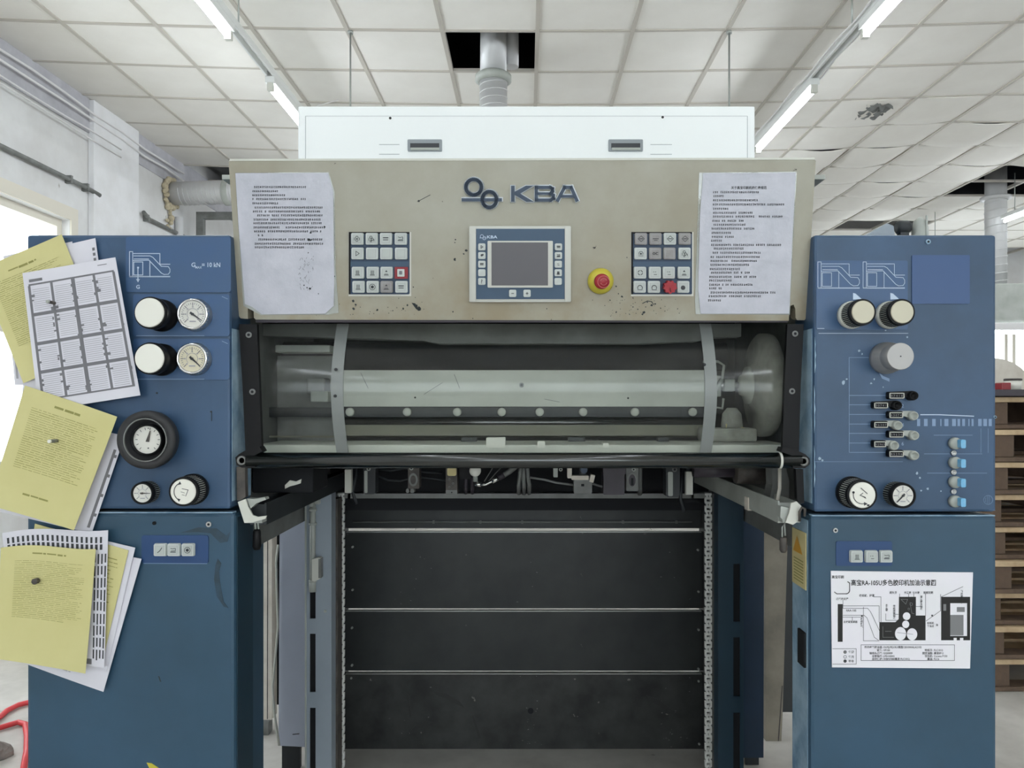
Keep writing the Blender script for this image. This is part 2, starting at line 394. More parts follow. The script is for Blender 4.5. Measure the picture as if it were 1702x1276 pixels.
# suspended tiles
GX = [0.07 + 0.605 * k for k in range(-6, 16)]; GY = [4.89 + 0.605 * j for j in range(-18, 13)]
VOID = {(5, 18), (14, 24), (15, 24), (14, 23), (13, 27), (14, 27), (0, 23), (1, 23)}
def tile_mesh(seed, sag, lift):
    r = random.Random(seed); a = .297
    cr = [r.uniform(0, lift) for _ in range(4)]; ph = r.uniform(-.3, .3)
    def f(u, v):
        z = (cr[0] * (1 - u) + cr[1] * u) * (1 - v) + (cr[2] * (1 - u) + cr[3] * u) * v
        return V((-a + 2 * a * u, -a + 2 * a * v, .004 + z - sag * (math.sin(PI * min(1, max(0, u + ph * (u - u * u)))) ** .8) * (.35 + .65 * math.sin(PI * v))))
    n = 6 if sag > .002 else 2
    return MB().sheet(f, lambda u, v: f(u, v) + V((0, 0, .008)), n, n)
protos = []
for q in range(10):
    sag, lift = [(.001, .001), (.001, .002), (.008, .004), (.05, .006), (.075, .01), (.095, .012), (.06, .012), (.012, .006), (.002, .004), (.12, .02)][q]
    protos.append(build(tile_mesh(q, sag, lift), 'ceiling_tile', 'tile', roof, origin=(0, 0, 0)))
used = [False] * 10
rest = MB()
for i in range(len(GX) - 1):
    for j in range(len(GY) - 1):
        if (i, j) in VOID: continue
        x, y = GX[i] + .3025, GY[j] + .3025; z = cz(x)
        if x < XL - .3: continue
        def pp(xx, yy): return (CX + xx * F / yy, CY - (z - CZ) * F / yy)
        inview = False
        if y > 3.6:
            for dx in (-.3, .3):
                for dy in (-.3, .3):
                    a, b = pp(x + dx, y + dy)
                    if -10 < a < 1712 and b > -10 and not (b > 180 and 500 < a < 1250) and not (b > 268 and 385 < a < 1350) and not (b > 392 and a < 1650): inview = True
        if not inview:
            rest.add([(x - .297, y - .297, cz(x - .3) + .004), (x - .297, y + .297, cz(x - .3) + .004), (x + .297, y + .297, cz(x + .3) + .004), (x + .297, y - .297, cz(x + .3) + .004)], [(0, 1, 2, 3)])
            continue
        if x > 2.6 and y > 6.5 and y < 10.5: q = random.choice([3, 4, 5, 6, 4, 9])
        elif x > 2.4 and y > 6.0: q = random.choice([2, 7, 3, 7])
        else: q = random.choice([0, 1, 8, 0, 2])
        p = V((x, y, z))
        if not used[q]:
            used[q] = True; o = protos[q]; o.location = p - WL['ceiling']; WL[o.name] = p
        else: o = clone(protos[q], roof, p)
        o.rotation_euler = (random.uniform(-.003, .003), -(cz(x + .3) - cz(x - .3)) / .6, 0)
build(rest, 'ceiling_tile_field', 'tile', roof, kind='stuff', fix=False)
for q in range(10):
    if not used[q]: bpy.data.objects.remove(protos[q])
for x in GX:
    if x > XL: build(MB().box(x - .013, x + .013, YF, YB, cz(x) - .004, cz(x) + .03), 'grid_bar', 'tbar', roof)
for y in GY:
    mb = MB(); xs = [XL] + [g for g in GX if g > XL]
    for a, b in zip(xs, xs[1:]):
        mb.add([(a, y - .012, cz(a) - .003), (b, y - .012, cz(b) - .003), (b, y + .012, cz(b) - .003), (a, y + .012, cz(a) - .003), (a, y - .012, cz(a) + .02), (b, y - .012, cz(b) + .02), (b, y + .012, cz(b) + .02), (a, y + .012, cz(a) + .02)],
               [(0, 1, 2, 3), (4, 5, 6, 7), (0, 1, 5, 4), (3, 2, 6, 7)])
    build(mb, 'grid_bar', 'tbar', roof)
# left wall with its window, pilaster; back wall with windows; right wall
TOP = CH + .75
WY0, WY1, WZ0, WZ1 = 2.2, 5.95, 0.83, 2.70
wl = MB(); 
for a in ((YF, WY0, 0, TOP), (WY1, YB, 0, TOP), (WY0, WY1, 0, WZ0), (WY0, WY1, WZ1, TOP)):
    wl.box(XL - .24, XL, a[0], a[1], a[2], a[3])
wall_left = build(wl, 'wall_left', 'wall', kind='structure')
build(MB().box(XL, XL + .05, 6.2, 6.92, 0, cz(-3.5), bev=.006), 'trim_1', 'wall2', kind='structure', label='whitish pilaster strip on the left wall')
build(MB().box(XL, XL + .012, YF, 6.2, 3.46, cz(-3.5) + .02).box(XL, XL + .012, 6.92, YB, 3.46, cz(-3.5) + .02), 'wall_top_shade', 'band', kind='structure', label='band along the top of the left wall with its shade painted in')
win = build(MB().box(XL - .16, XL - .06, WY0, WY0 + .06, WZ0 + .06, WZ1 - .06).box(XL - .16, XL - .06, WY1 - .06, WY1, WZ0 + .06, WZ1 - .06).box(XL - .16, XL - .06, WY0, WY1, WZ1 - .06, WZ1).box(XL - .16, XL - .06, WY0, WY1, WZ0, WZ0 + .06),
            'window_1', 'wframe', kind='structure')
for y in (2.2 + 3.75 * t / 4 for t in (1, 2, 3)): build(MB().box(XL - .145, XL - .075, y - .025, y + .025, WZ0 + .06, WZ1 - .06), 'mullion', 'wframe', win)
build(MB().box(XL - .145, XL - .075, WY0 + .06, WY1 - .06, 1.78, 1.85), 'transom', 'wframe', win)
build(MB().box(XL - .115, XL - .11, WY0 + .06, WY1 - .06, WZ0 + .06, WZ1 - .06), 'window_pane', 'glass', win)
build(MB().box(XL - .2, XL + .06, WY0 - .03, WY1 + .03, WZ0 - .04, WZ0, bev=.006), 'window_sill', 'wframe', win)
build(MB().box(XL + .0005, XL + .014, WY1 + .003, WY1 + .09, WZ0, WZ1 + .003).box(XL + .0005, XL + .014, WY0, WY1 + .09, WZ1 + .003, WZ1 + .1), 'casing', 'wframe', win)
wb = MB(); BW = [(5.2, 8.9)]
wb.box(XL - .24, 5.2, YB, YB + .24, 0, TOP).box(8.9, XR + .24, YB, YB + .24, 0, TOP).box(5.2, 8.9, YB, YB + .24, 0, .9).box(5.2, 8.9, YB, YB + .24, 2.62, TOP)
build(wb, 'wall_back', 'wall', kind='structure')
w2 = build(MB().box(5.2, 8.9, YB + .08, YB + .16, .9, .97).box(5.2, 8.9, YB + .08, YB + .16, 2.55, 2.62).box(5.2, 5.27, YB + .08, YB + .16, .97, 2.55).box(8.83, 8.9, YB + .08, YB + .16, .97, 2.55), 'window_2', 'wframe', kind='structure')
for x in (6.1, 7.0, 7.97, 8.1): build(MB().box(x - .025, x + .025, YB + .09, YB + .15, .97, 2.55), 'mullion', 'wframe', w2)
build(MB().box(5.27, 8.83, YB + .115, YB + .12, .97, 2.55), 'window_pane', 'glass', w2)
build(MB().box(XR, XR + .24, YF, YB + .24, 0, TOP), 'wall_right', 'wall', kind='structure')

FX0, FX1, FZ0, FZ1 = -3.0, 8.4, 0.9, 3.0  # unseen wall and window band behind the camera, added and sized for front light
build(MB().box(XL - .24, FX0, YF - .24, YF, 0, TOP).box(FX1, XR + .24, YF - .24, YF, 0, TOP).box(FX0, FX1, YF - .24, YF, 0, FZ0).box(FX0, FX1, YF - .24, YF, FZ1, TOP), 'unseen_wall_front', 'wall', kind='structure')
w3 = build(MB().box(FX0, FX1, YF - .16, YF - .08, FZ0, FZ0 + .06).box(FX0, FX1, YF - .16, YF - .08, FZ1 - .06, FZ1).box(FX0, FX0 + .06, YF - .16, YF - .08, FZ0 + .06, FZ1 - .06).box(FX1 - .06, FX1, YF - .16, YF - .08, FZ0 + .06, FZ1 - .06), 'added_window', 'wframe', kind='structure')
for k in range(1, 8): build(MB().box(FX0 + 11.4 * k / 8 - .03, FX0 + 11.4 * k / 8 + .03, YF - .15, YF - .09, FZ0 + .06, FZ1 - .06), 'mullion', 'wframe', w3)
build(MB().box(FX0 + .06, FX1 - .06, YF - .125, YF - .12, FZ0 + .06, FZ1 - .06), 'window_pane', 'glass', w3)
# ---------------------------------------------------------------- lamps, ducts, wall pipes and cables
def lamp_row(x, z, side, starts):
    for n, (y0, vis) in enumerate(starts):
        lab = {('l', 0): 'fluorescent batten of the left row, nearest one cut by the top edge', ('l', 1): 'fluorescent batten of the left row ending behind the white box',
               ('r', 0): 'fluorescent batten of the right row, nearest one cut by the top edge', ('r', 1): 'fluorescent batten of the right row ending behind the white box'}.get((side, n)) if vis else None
        t = thing('fluorescent_lamp', lab or ('fluorescent batten further along the %s row, %s behind the press' % ('left' if side == 'l' else 'right', 'third' if n == 2 else 'last')), 'lamp', (x, y0 + .6, z - .06), 'fluorescent battens under the ceiling')
        L = 1.2
        build(MB().box(x - .03, x + .03, y0, y0 + L, z - .012, z + .03, bev=.004), 'lamp_body', 'fixture', t)
        for yh in (y0, y0 + L - .03): build(MB().box(x - .018, x + .018, yh, yh + .03, z - .06, z - .012), 'lamp_holder', 'cream_w', t)
        build(MB().cyl((x, y0 + .03, z - .04), (x, y0 + L - .03, z - .04), .0165, n=12), 'lamp_tube', 'tube', t)
lamp_row(-1.60, 3.30, 'l', [(2.95, True), (4.80, True), (6.65, False), (8.5, False)])
lamp_row(1.81, 3.30, 'r', [(2.93, True), (4.83, True), (6.65, False), (8.5, False)])
for x in (-1.60, 1.81):   # rows go on behind the viewer
    for y0 in (1.1, -.75, -2.6, -4.45):
        t = thing('fluorescent_lamp', '%s row fluorescent batten behind the viewer, %s' % ('left' if x < 0 else 'right', {1.1: 'overhead', -.75: 'second back', -2.6: 'third back', -4.45: 'farthest back'}[y0]), 'lamp', (x, y0 + .6, 3.24), 'battens behind the viewer')
        build(MB().box(x - .03, x + .03, y0, y0 + 1.2, 3.288, 3.33), 'lamp_body', 'fixture', t)
        build(MB().cyl((x, y0 + .03, 3.26), (x, y0 + 1.17, 3.26), .0165, n=12), 'lamp_tube', 'tube', t)
for x in (5.2, 7.6):
    for y0 in (2.0, 4.6, 7.2, 9.6):
        t = thing('fluorescent_lamp', 'fluorescent batten over the far right of the hall, %s row, %s' % ('inner' if x < 6 else 'outer', {2.0: 'nearest', 4.6: 'second', 7.2: 'third', 9.6: 'farthest'}[y0]), 'lamp', (x, y0 + .6, 3.24), 'battens over the right part of the hall')
        for yy in (y0 + .2, y0 + 1.0): build(MB().cyl((x, yy, 3.33), (x, yy, cz(x) + .003), .005, n=6), 'hanger_rod', 'edge', t)
        build(MB().box(x - .03, x + .03, y0, y0 + 1.2, 3.288, 3.33), 'lamp_body', 'fixture', t)
        build(MB().cyl((x, y0 + .03, 3.26), (x, y0 + 1.17, 3.26), .0165, n=12), 'lamp_tube', 'tube', t)
for x, lab in ((-1.60, 'slotted steel rail carrying the left row of fluorescent battens'), (1.81, 'slotted steel rail carrying the right row of fluorescent battens')):
    t = thing('lamp_rail', lab, 'rail', (x, 3.5, 3.33))
    mb = MB(); y = -4.6
    for sx in (-1, 1): mb.box(x + sx * .022 - .006, x + sx * .022 + .006, -4.6, 10, 3.331, 3.372)
    while y < 10: mb.box(x - .018, x + .018, y, y + .05, 3.366, 3.372); y += .1
    build(mb, 'slotted_channel', 'fixture', t)
    for yr in (4.28, 7.3, 1.2): build(MB().cyl((x, yr, 3.37), (x, yr, cz(x)), .005, n=6), 'hanger_rod', 'edge', t)
    if x > 0:
        for dx in (.045, -.045):
            build(MB().tube([(x + dx + .008 * math.sin(k * 2.3), 2.6 + k * .25, 3.35 + .012 * math.sin(k * 3.1 + dx * 60)) for k in range(24)], .006, 6), 'lamp_cable', 'cable_w', t)
for x, lab in ((-1.12, 'thin hanger rod dropping from the ceiling left of the round duct'), (1.29, 'thin hanger rod dropping from the ceiling right of the round duct')):
    setp(build(MB().cyl((x, 4.9, 2.3), (x, 4.9, cz(x)), .006, n=6).cyl((x, 4.9, cz(x) - .02), (x, 4.9, cz(x)), .018, n=8), 'hanger_rod', 'edge'), lab, 'rod')
def spiral(mb, a, b, r, pitch, rw, mi=0):
    a, b = V(a), V(b); ax = (b - a).normalized(); u = ax.orthogonal().normalized(); w = ax.cross(u); L = (b - a).length; n = int(L / pitch * 14)
    mb.tube([a + ax * (L * k / n) + u * (r * math.cos(2 * PI * k / 14)) + w * (r * math.sin(2 * PI * k / 14)) for k in range(n + 1)], rw, 4, mi)
# round duct through the missing tile
dx, dy = WX(820, 5.2), 5.2
t = thing('vent_duct', 'round ribbed duct rising through the missing ceiling tile', 'duct', (dx, dy, 2.05))
build(MB().cyl((dx, dy, 2.05), (dx, dy, 3.47), .094, n=28), 'duct_pipe', 'duct', t)
mb = MB(); spiral(mb, (dx, dy, 2.05), (dx, dy, 3.45), .094, .05, .004); build(mb, 'spiral_rib', 'duct', t)
build(MB().lathe((dx, dy, 3.45), (0, 0, 1), [(.098, 0), (.122, .01), (.122, .045), (.1, .06)], 28), 'duct_collar', 'grey_lt', t)
build(MB().lathe((dx, dy, 3.5), (0, 0, 1), [(.09, 0), (.088, .3), (.088, .88)], 24), 'duct_sleeve', 'duct', t)
build(MB().lathe((dx + .12, dy + .1, 3.5), (0, 0, 1), [(.05, .1), (.05, .88)], 16), 'side_sleeve', 'duct', t)
# duct at the right
dx, dy = WX(1655, 8.75), 8.75
t = thing('vent_duct', 'round ribbed duct beyond the right console, under dark ceiling gap', 'duct', (dx, dy, 2.6))
build(MB().cyl((dx, dy, 2.6), (dx, dy, 4.35), .112, n=24), 'duct_pipe', 'duct', t)
mb = MB(); spiral(mb, (dx, dy, 2.6), (dx, dy, 3.6), .112, .09, .007); build(mb, 'spiral_rib', 'duct', t)
build(MB().lathe((dx, dy, 3.58), (0, 0, 1), [(.113, 0), (.16, .015), (.16, .04), (.113, .05)], 24), 'duct_collar', 'duct', t)
# big grey hood the duct runs into, and a slanted light rail under it
setp(build(MB().box(dx - .2, XR - .02, 8.45, 9.1, 2.16, 2.595, bev=.01), 'extraction_hood', 'grey_lt'), 'long grey extraction hood under the right duct', 'hood')
t = thing('fluorescent_lamp', 'lone white lamp batten below the grey extraction hood', 'lamp', (5.9, 8.3, 2.1))
build(MB().box(4.9, 7.4, 8.2, 8.3, 2.06, 2.14, bev=.01), 'lamp_body', 'cable_w', t); build(MB().cyl((5.0, 8.25, 2.04), (7.3, 8.25, 2.04), .016, n=10), 'lamp_tube', 'tube', t)
for z, k in ((2.14, 0),):
    for xx in (5.6, 6.9): build(MB().tube([(xx, 8.25, 2.135), (xx, 8.25, 2.25), (xx, 8.45, 2.25)], .008, 6), 'lamp_bracket', 'edge', t)
# duct out of the left wall
y0, z0 = 7.6, 3.348
t = thing('vent_duct', 'horizontal foil duct leaving the left wall near the ceiling', 'duct', (XL, y0, z0))
build(MB().cyl((XL - .05, y0, z0), (-2.55, y0, z0 + .03), .113, n=28), 'duct_pipe', 'duct', t)
mb = MB(); spiral(mb, (XL + .12, y0, z0), (-2.55, y0, z0 + .03), .113, .045, .005); build(mb, 'spiral_rib', 'duct', t)
build(MB().lathe((-2.98, y0, z0 + .015), (1, 0, 0), [(.116, 0), (.13, .01), (.13, .04), (.116, .06)], 28), 'duct_collar', 'grey_lt', t)
mb = MB()
for k in range(34):
    a = 2 * PI * k / 34 + random.uniform(-.1, .1); r = .128 + random.uniform(-.015, .03)
    mb.sphere((XL + .03, y0 + r * math.cos(a), z0 + r * math.sin(a) - .0), random.uniform(.02, .036), n=7)
for k in range(9): mb.sphere((XL + .025, y0 - .05 + random.uniform(-.04, .06), z0 - .15 - .035 * k * random.uniform(.6, 1)), random.uniform(.018, .036), n=7)
build(mb, 'foam_seal', 'foam', t)
def wall_pipe(name, lab, pts, r, m, cat, clips=()):
    t = thing(name, lab, cat, pts[0]); build(MB().tube(pts, r, 8), 'pipe_run' if r > .01 else 'cable_run', m, t)
    for c in clips: build(MB().box(XL, XL + .05, c[1] - .012, c[1] + .012, c[2] - .03, c[2] + .03), 'pipe_clip', 'grey', t)
wall_pipe('wall_conduit', 'grey conduit along the left wall above the window', [(XL + .03, 3.2, 3.0), (XL + .03, 6.1, 3.0), (XL + .05, 6.28, 2.98)], .018, 'grey', 'pipe', [(0, 5.9, 3.0), (0, 5.0, 3.0), (0, 6.12, 3.0)])
wall_pipe('wall_conduit', 'grey conduit on the left wall below the foil duct', [(XL + .05, 7.0, 3.02), (XL + .03, 7.15, 2.99), (XL + .03, 9.6, 2.98)], .018, 'grey', 'pipe', [(0, 7.1, 2.99), (0, 8.4, 2.98)])
wall_pipe('drain_pipe', 'white vertical pipe under the foam of the foil duct', [(XL + .04, 7.74, 0), (XL + .04, 7.74, 3.15)], .04, 'wall2', 'pipe')
rr = random.Random(3)
for z, nm in ((3.655, 'topmost white cable along the left wall under the ceiling'), (3.585, 'second white cable down along the left wall'), (3.49, 'third white cable down along the left wall'), (3.43, 'lowest white cable along the left wall')):
    pts = [(XL + .055 + .004 * rr.random(), 2.2 + .4 * k, z + rr.uniform(-.012, .012) - .004 * k) for k in range(15 if z > 3.5 else 12)]
    wall_pipe('wall_cable', nm, pts, .0085 if z > 3.5 else .006, 'cable_w', 'cable')
setp(build(MB().box(-3.415, -3.345, 7.96, 8.03, 0, 3.26).box(-3.345, -2.6, 7.96, 8.03, 3.19, 3.26), 'pipe_stand', 'grey'), 'grey square-tube stand beneath the foil duct', 'stand')
setp(build(MB().tube([(-1.86, 6.32, cz(-1.86)), (-1.83, 6.27, 3.62), (-1.66, 6.14, 3.66), (-1.47, 6.02, 3.655)], .004, 6), 'loose_wire', 'cable_w'), 'short white wire hanging from the ceiling above the white box', 'wire')
# torn patch hanging under a tile at the right
cx_, cy_ = WX(1450, 6.28), 6.28
def fp(u, v):
    a = math.sin(u * 17 + v * 5) * .014 + math.sin(v * 23 + u * 3) * .014
    return V((cx_ - .1 + .2 * u + .02 * math.sin(v * 9), cy_ - .12 + .24 * v + .02 * math.sin(u * 11), cz(cx_) - .034 + a))
setp(build(MB().sheet(fp, lambda u, v: fp(u, v) + V((0, 0, .003)), 14, 14), 'foil_scrap', 'grey'), 'crumpled scrap stuck under a ceiling tile at the right', 'scrap')
# ---------------------------------------------------------------- side consoles and cabinets
NY = V((0, -1, 0)); YP = 1.65
P0 = Surf((0, YP, 0), (0, -1, 0))
def gauge(parent, S, cx, cy, r, d, name, bez, face, needle, body='black', label=None, ribbed=False, minor=True, ring=1.0):
    """dial gauge whose face centre is seen at (cx, cy), face radius r px, standing d in front of S"""
    s = (YP - d) / F; C = V(((cx - CX) * s, YP - d, CZ - (cy - CY) * s)); R = r * s; B = V((C.x, YP, C.z))
    mb = MB()
    if ribbed: mb.gear(B, NY, R * .99, R * .93, 34, 0, d * .72, 0, 1); mb.lathe(B, NY, [(R, d * .70), (R * 1.03, d * .74), (R, d)], 32)
    else: mb.lathe(B, NY, [(R * 1.06, 0), (R * 1.06, d * .3), (R, d * .5), (R, d)], 32)
    g = build(mb, name, [body, 'grey_lt'], parent, label)
    build(MB().lathe(C, NY, [(R, -.004), (R, .003), (R * .93, .005), (R * .84, .003), (R * .80, -.002)], 40, cap=False), 'bezel', bez, g)
    C = C + NY * .0008; mb = MB().lathe(C, NY, [(R * .83, -.002), (R * .83, 0)], 32)
    SF = Surf(C, NY)
    for k in range(25):
        a = math.radians(135 + 270 * k / 24); L = .16 if k % 4 == 0 else .09
        if k % 4 and not minor: continue
        x, y = cx + r * .72 * math.cos(a), cy + r * .72 * math.sin(a); x2, y2 = cx + r * (.72 - L) * math.cos(a), cy + r * (.72 - L) * math.sin(a)
        SF.line(mb, [(x, y), (x2, y2)], r * (.05 if k % 4 == 0 else .03), .0008, 1)
    for k in range(7):
        a = math.radians(135 + 270 * k / 6); SF.disc(mb, cx + r * .47 * math.cos(a), cy + r * .47 * math.sin(a), r * .055, .0004, .0008, 2, 6)
    SF.circle(mb, cx, cy, r * .36, r * .03, .0008, 2, 18, 135, 405)
    SF.rect(mb, cx - r * .2, cy + r * .42, cx + r * .2, cy + r * .5, .0004, .0008, 2)
    build(mb, 'dial', [face, 'grey_ink', 'pale_ink'], g)
    a = math.radians(needle); c, q = math.cos(a), math.sin(a); mb = MB()
    pts = [(cx - c * r * .18 - q * r * .07, cy - q * r * .18 + c * r * .07), (cx - c * r * .18 + q * r * .07, cy - q * r * .18 - c * r * .07), (cx + c * r * .7 + q * r * .015, cy + q * r * .7 - c * r * .015), (cx + c * r * .7 - q * r * .015, cy + q * r * .7 + c * r * .015)]
    SF.poly(mb, pts, .0012, .0026, 0); SF.disc(mb, cx, cy, r * .09, .0008, .0036, 0, 12); build(mb, 'needle', 'brown' if ring > 1 else 'ink', g)
    return g
def knob(parent, cx, cy, r, d, name, capm, bodym='black', label=None, kind='plain', capr=.9):
    s = (YP - d) / F; C = V(((cx - CX) * s, YP - d, CZ - (cy - CY) * s)); R = r * s; B = V((C.x, YP, C.z)); mb = MB()
    if kind == 'plain': mb.lathe(B, NY, [(R * 1.02, 0), (R * 1.02, d * .25), (R * .86, d * .3), (R * .9, d * .62), (R, d * .7), (R, d - .002), (R * .96, d)], 36)
    else:
        mb.lathe(B, NY, [(R * 1.08, 0), (R * 1.08, d * .2), (R * .98, d * .28)], 36, 1 if kind == 'skirt' else 0)
        mb.gear(B, NY, R, R * .93, 42, d * .24, d * .82, 0, 2); mb.lathe(B, NY, [(R, d * .8), (R * 1.02, d * .84), (R * 1.0, d)], 36)
    k = build(mb, name, [bodym, 'cream_w', 'cream_w'], parent, label)
    build(MB().lathe(C, NY, [(R * capr, -.002), (R * capr, .0015), (R * (capr - .05), .003)], 36), 'knob_cap', capm, k)
    return k, Surf(C + NY * .003, NY)
DG = [[(140, 285), (185, 285), (185, 630), (140, 630), (140, 285)], [(185, 312), (570, 312), (570, 462), (712, 462)], [(200, 345), (430, 345), (470, 365), (590, 490), (690, 496), (712, 530), (712, 570), (690, 602), (630, 606), (590, 585), (415, 405), (190, 410)],
      [(205, 388), (410, 388)], [(200, 430), (328, 430), (328, 612), (200, 612), (200, 430)], [(428, 415), (428, 630)], [(140, 638), (712, 638)], [(140, 632), (712, 632)]]
def press_diagram(S, mb, x0, y0, w, hgt, h, mi, lw=1.0):
    for pl in DG: S.line(mb, [(x0 + (x - 140) / 572 * w, y0 + (y - 285) / 355 * hgt) for x, y in pl], lw, h, mi)
def console(name, label, x0, x1, z0, z1, sgn, mats):
    """upper console: front box, plus a narrower body behind (set back from the delivery opening)"""
    t = thing(name, label, 'control cabinet', ((x0 + x1) / 2, YP + .3, z0))
    return t
# left upper console
LX0, LX1, RX0, RX1 = WX(44, YP), WX(383, YP), WX(1353, YP), WX(1656, YP)
ZT, ZS = WZ(390, YP), WZ(849, YP)
lc = thing('upper_console', 'blue upper console left of the panel, with gauges and hanging sheets', 'control console', ((LX0 + LX1) / 2, YP + .3, ZS))
build(MB().box(LX0, LX1, YP, YP + .125, ZS + .004, ZT, bev=.006).box(LX0, LX1 - .15, YP + .125, YP + .62, ZS + .004, ZT - .004), 'console_body', 'blue', lc)
mb = MB(); P0.rect(mb, 210, 394, 384, 486, -.001, .0022, 0, 4)
lab_ = build(mb, 'label_plate', 'blue_plate', lc, 'blue plate with white press outline and load limit')
mb = MB(); press_diagram(P0, mb, 216.5, 418.5, 67, 42, .003, 0, 1.2)
P0.disc(mb, 230.5, 445, 1.6, .0025, .003, 0, 10); P0.line(mb, [(230.5, 445), (230.5, 466)], 1.4, .0031, 0); P0.poly(mb, [(227.5, 464), (233.5, 464), (230.5, 469.5)], .0025, .0031, 0)
P0.text(mb, 'G', 230.5, 480, 9, .003, 0, 'C'); P0.text(mb, 'G', 319, 444, 10.5, .003, 0, 'L'); P0.text(mb, 'MAX', 325.6, 446.5, 5.4, .003, 0, 'L', .95); P0.text(mb, '= 10 kN', 336.5, 444, 10.5, .003, 0, 'L', .88)
build(mb, 'print', 'white_line', lab_)
for y0, y1, lb in ((489, 559, 'upper gauge plate'), (563, 631, 'lower gauge plate')):
    mb = MB(); P0.rect(mb, 222, y0, 382, y1, -.001, .002, 0, 4); p = build(mb, 'label_plate', 'blue_plate', lc, lb)
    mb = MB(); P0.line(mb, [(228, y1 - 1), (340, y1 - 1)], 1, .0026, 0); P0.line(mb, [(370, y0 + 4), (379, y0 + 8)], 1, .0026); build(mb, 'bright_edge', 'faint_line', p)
knob(lc, 249, 519.5, 27, .058, 'pressure_knob', 'knob_w', label='black knob with cream cap beside the upper gauge'); knob(lc, 249, 595.5, 27, .058, 'pressure_knob', 'knob_w', label='black knob with white cap beside the lower gauge')
gauge(lc, P0, 320.5, 522, 26, .018, 'pressure_gauge', 'chrome', 'dial', 35, 'steel', 'upper chrome-rimmed gauge'); gauge(lc, P0, 319.5, 596, 26, .018, 'pressure_gauge', 'chrome', 'dial_y', 42, 'steel', 'lower chrome-rimmed gauge with yellowed dial')
# large black handwheel with a gauge in its hub
s = (YP - .05) / F; C = V(((242 - CX) * s, YP - .05, CZ - (731 - CY) * s)); R = 49 * s; B = V((C.x, YP, C.z))
hw = build(MB().lathe(B, NY, [(R * .55, 0), (R * .6, .02), (R * .98, .028), (R, .04), (R * .98, .05), (R * .76, .052), (R * .70, .046), (R * .58, .03), (R * .54, .030)], 48), 'handwheel', 'wheel', lc, 'big black handwheel with a gauge in its hub')
build(MB().ring(C, NY, R * .74, R * .705, -.001, .003, 48), 'wheel_ring', 'grey', hw)
C2 = V((C.x, YP - .04, C.z)); gx, gy = CX + C2.x * F / C2.y, CY - (C2.z - CZ) * F / C2.y
build(MB().lathe(C2, NY, [(R * .54, -.012), (R * .54, .006), (R * .5, .009), (R * .47, .004)], 40, cap=False), 'bezel', 'black', hw)
SF = Surf(C2, NY); mb = MB(); SF.disc(mb, gx, gy, 24, -.003, .001, 0, 32)
for k in range(12): a = math.radians(130 + 280 * k / 11); SF.line(mb, [(gx + 20 * math.cos(a), gy + 20 * math.sin(a)), (gx + 17 * math.cos(a), gy + 17 * math.sin(a))], 1, .0016, 1)
SF.disc(mb, gx + 1, gy + 14, 1.2, .001, .0017, 1, 8); SF.disc(mb, gx + 1, gy - 19, 1, .001, .0017, 1, 8)
build(mb, 'dial', ['dial', 'ink'], hw); mb = MB(); SF.poly(mb, [(gx - 2.5, gy + 3), (gx + 2.8, gy + 3.6), (gx + 5.4, gy - 15), (gx + 4.4, gy - 15)], .002, .004); build(mb, 'needle', 'brown', hw)
gauge(lc, P0, 237, 819.5, 18.5, .03, 'pressure_gauge', 'black', 'dial', 0, 'black', 'small black-rimmed gauge under the handwheel', ribbed=True, ring=2, minor=False)
k, SF = knob(lc, 305, 817, 24.5, .05, 'turning_knob', 'knob_w', label='ribbed knob with white cap and curved arrow', kind='ribbed', capr=.86)
mb = MB(); SF.circle(mb, 305, 817, 15.5, 1.2, .001, 0, 14, 120, 245); SF.poly(mb, [(299, 800), (296, 805.5), (301.5, 804.5)], 0, .001); SF.poly(mb, [(297.5, 833.5), (294.5, 828), (300, 829.5)], 0, .001)
SF.line(mb, [(303, 812), (313, 814), (309, 824)], 1, .001); SF.line(mb, [(301, 817), (307, 819)], .7, .001); SF.line(mb, [(303, 822), (307, 823)], .7, .001); build(mb, 'cap_print', 'ink', k)
mb = MB(); P0.disc(mb, 261, 653, 1.5, 0, .002, 0, 8); P0.disc(mb, 351, 684, 1.6, 0, .001, 0, 8); P0.line(mb, [(352, 684), (352, 699)], 1.2, .0012); build(mb, 'scratch_marks', 'stain', lc)
build(MB().box(LX1 - .001, LX1 + .001, YP + .008, YP + .12, ZS + .02, ZT - .2), 'worn_lit_side', 'worn', lc, 'inner side with its highlight painted in pale blue')  # light teal highlight put into this side's colour
# left lower cabinet
def cabinet(name, label, x0, x1, ztop, inner, sidemat):
    t = thing(name, label, 'cabinet', ((x0 + x1) / 2, YP + .3, 0))
    d = .12; bx0, bx1 = (x0, x1 - .15) if inner > 0 else (x0 + .2, x1)
    build(MB().box(x0, x1, YP, YP + d, .05, ztop, bev=.008).box(bx0, bx1, YP + d, YP + .62, .05, ztop - .01).box(x0 + .03, x1 - .03, YP + .04, YP + d, 0, .05), 'cabinet_body', 'blue_low', t)
    xs = x1 if inner > 0 else x0
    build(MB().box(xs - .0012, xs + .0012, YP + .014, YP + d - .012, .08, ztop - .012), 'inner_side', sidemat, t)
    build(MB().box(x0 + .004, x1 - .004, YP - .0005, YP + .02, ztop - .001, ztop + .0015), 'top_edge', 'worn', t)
    return t
ll = cabinet('lower_cabinet', 'teal blue lower cabinet under the left console, three buttons', LX0, WX(390, YP), WZ(852, YP), 1, 'slate')
mb = MB(); P0.rect(mb, 236, 889, 347, 936, -.001, .002, 0, 4); p = build(mb, 'label_plate', 'blue_deep', ll)
mb = MB(); P0.line(mb, [(240, 935.5), (345, 936)], .9, .003); build(mb, 'bright_edge', 'faint_line', p)
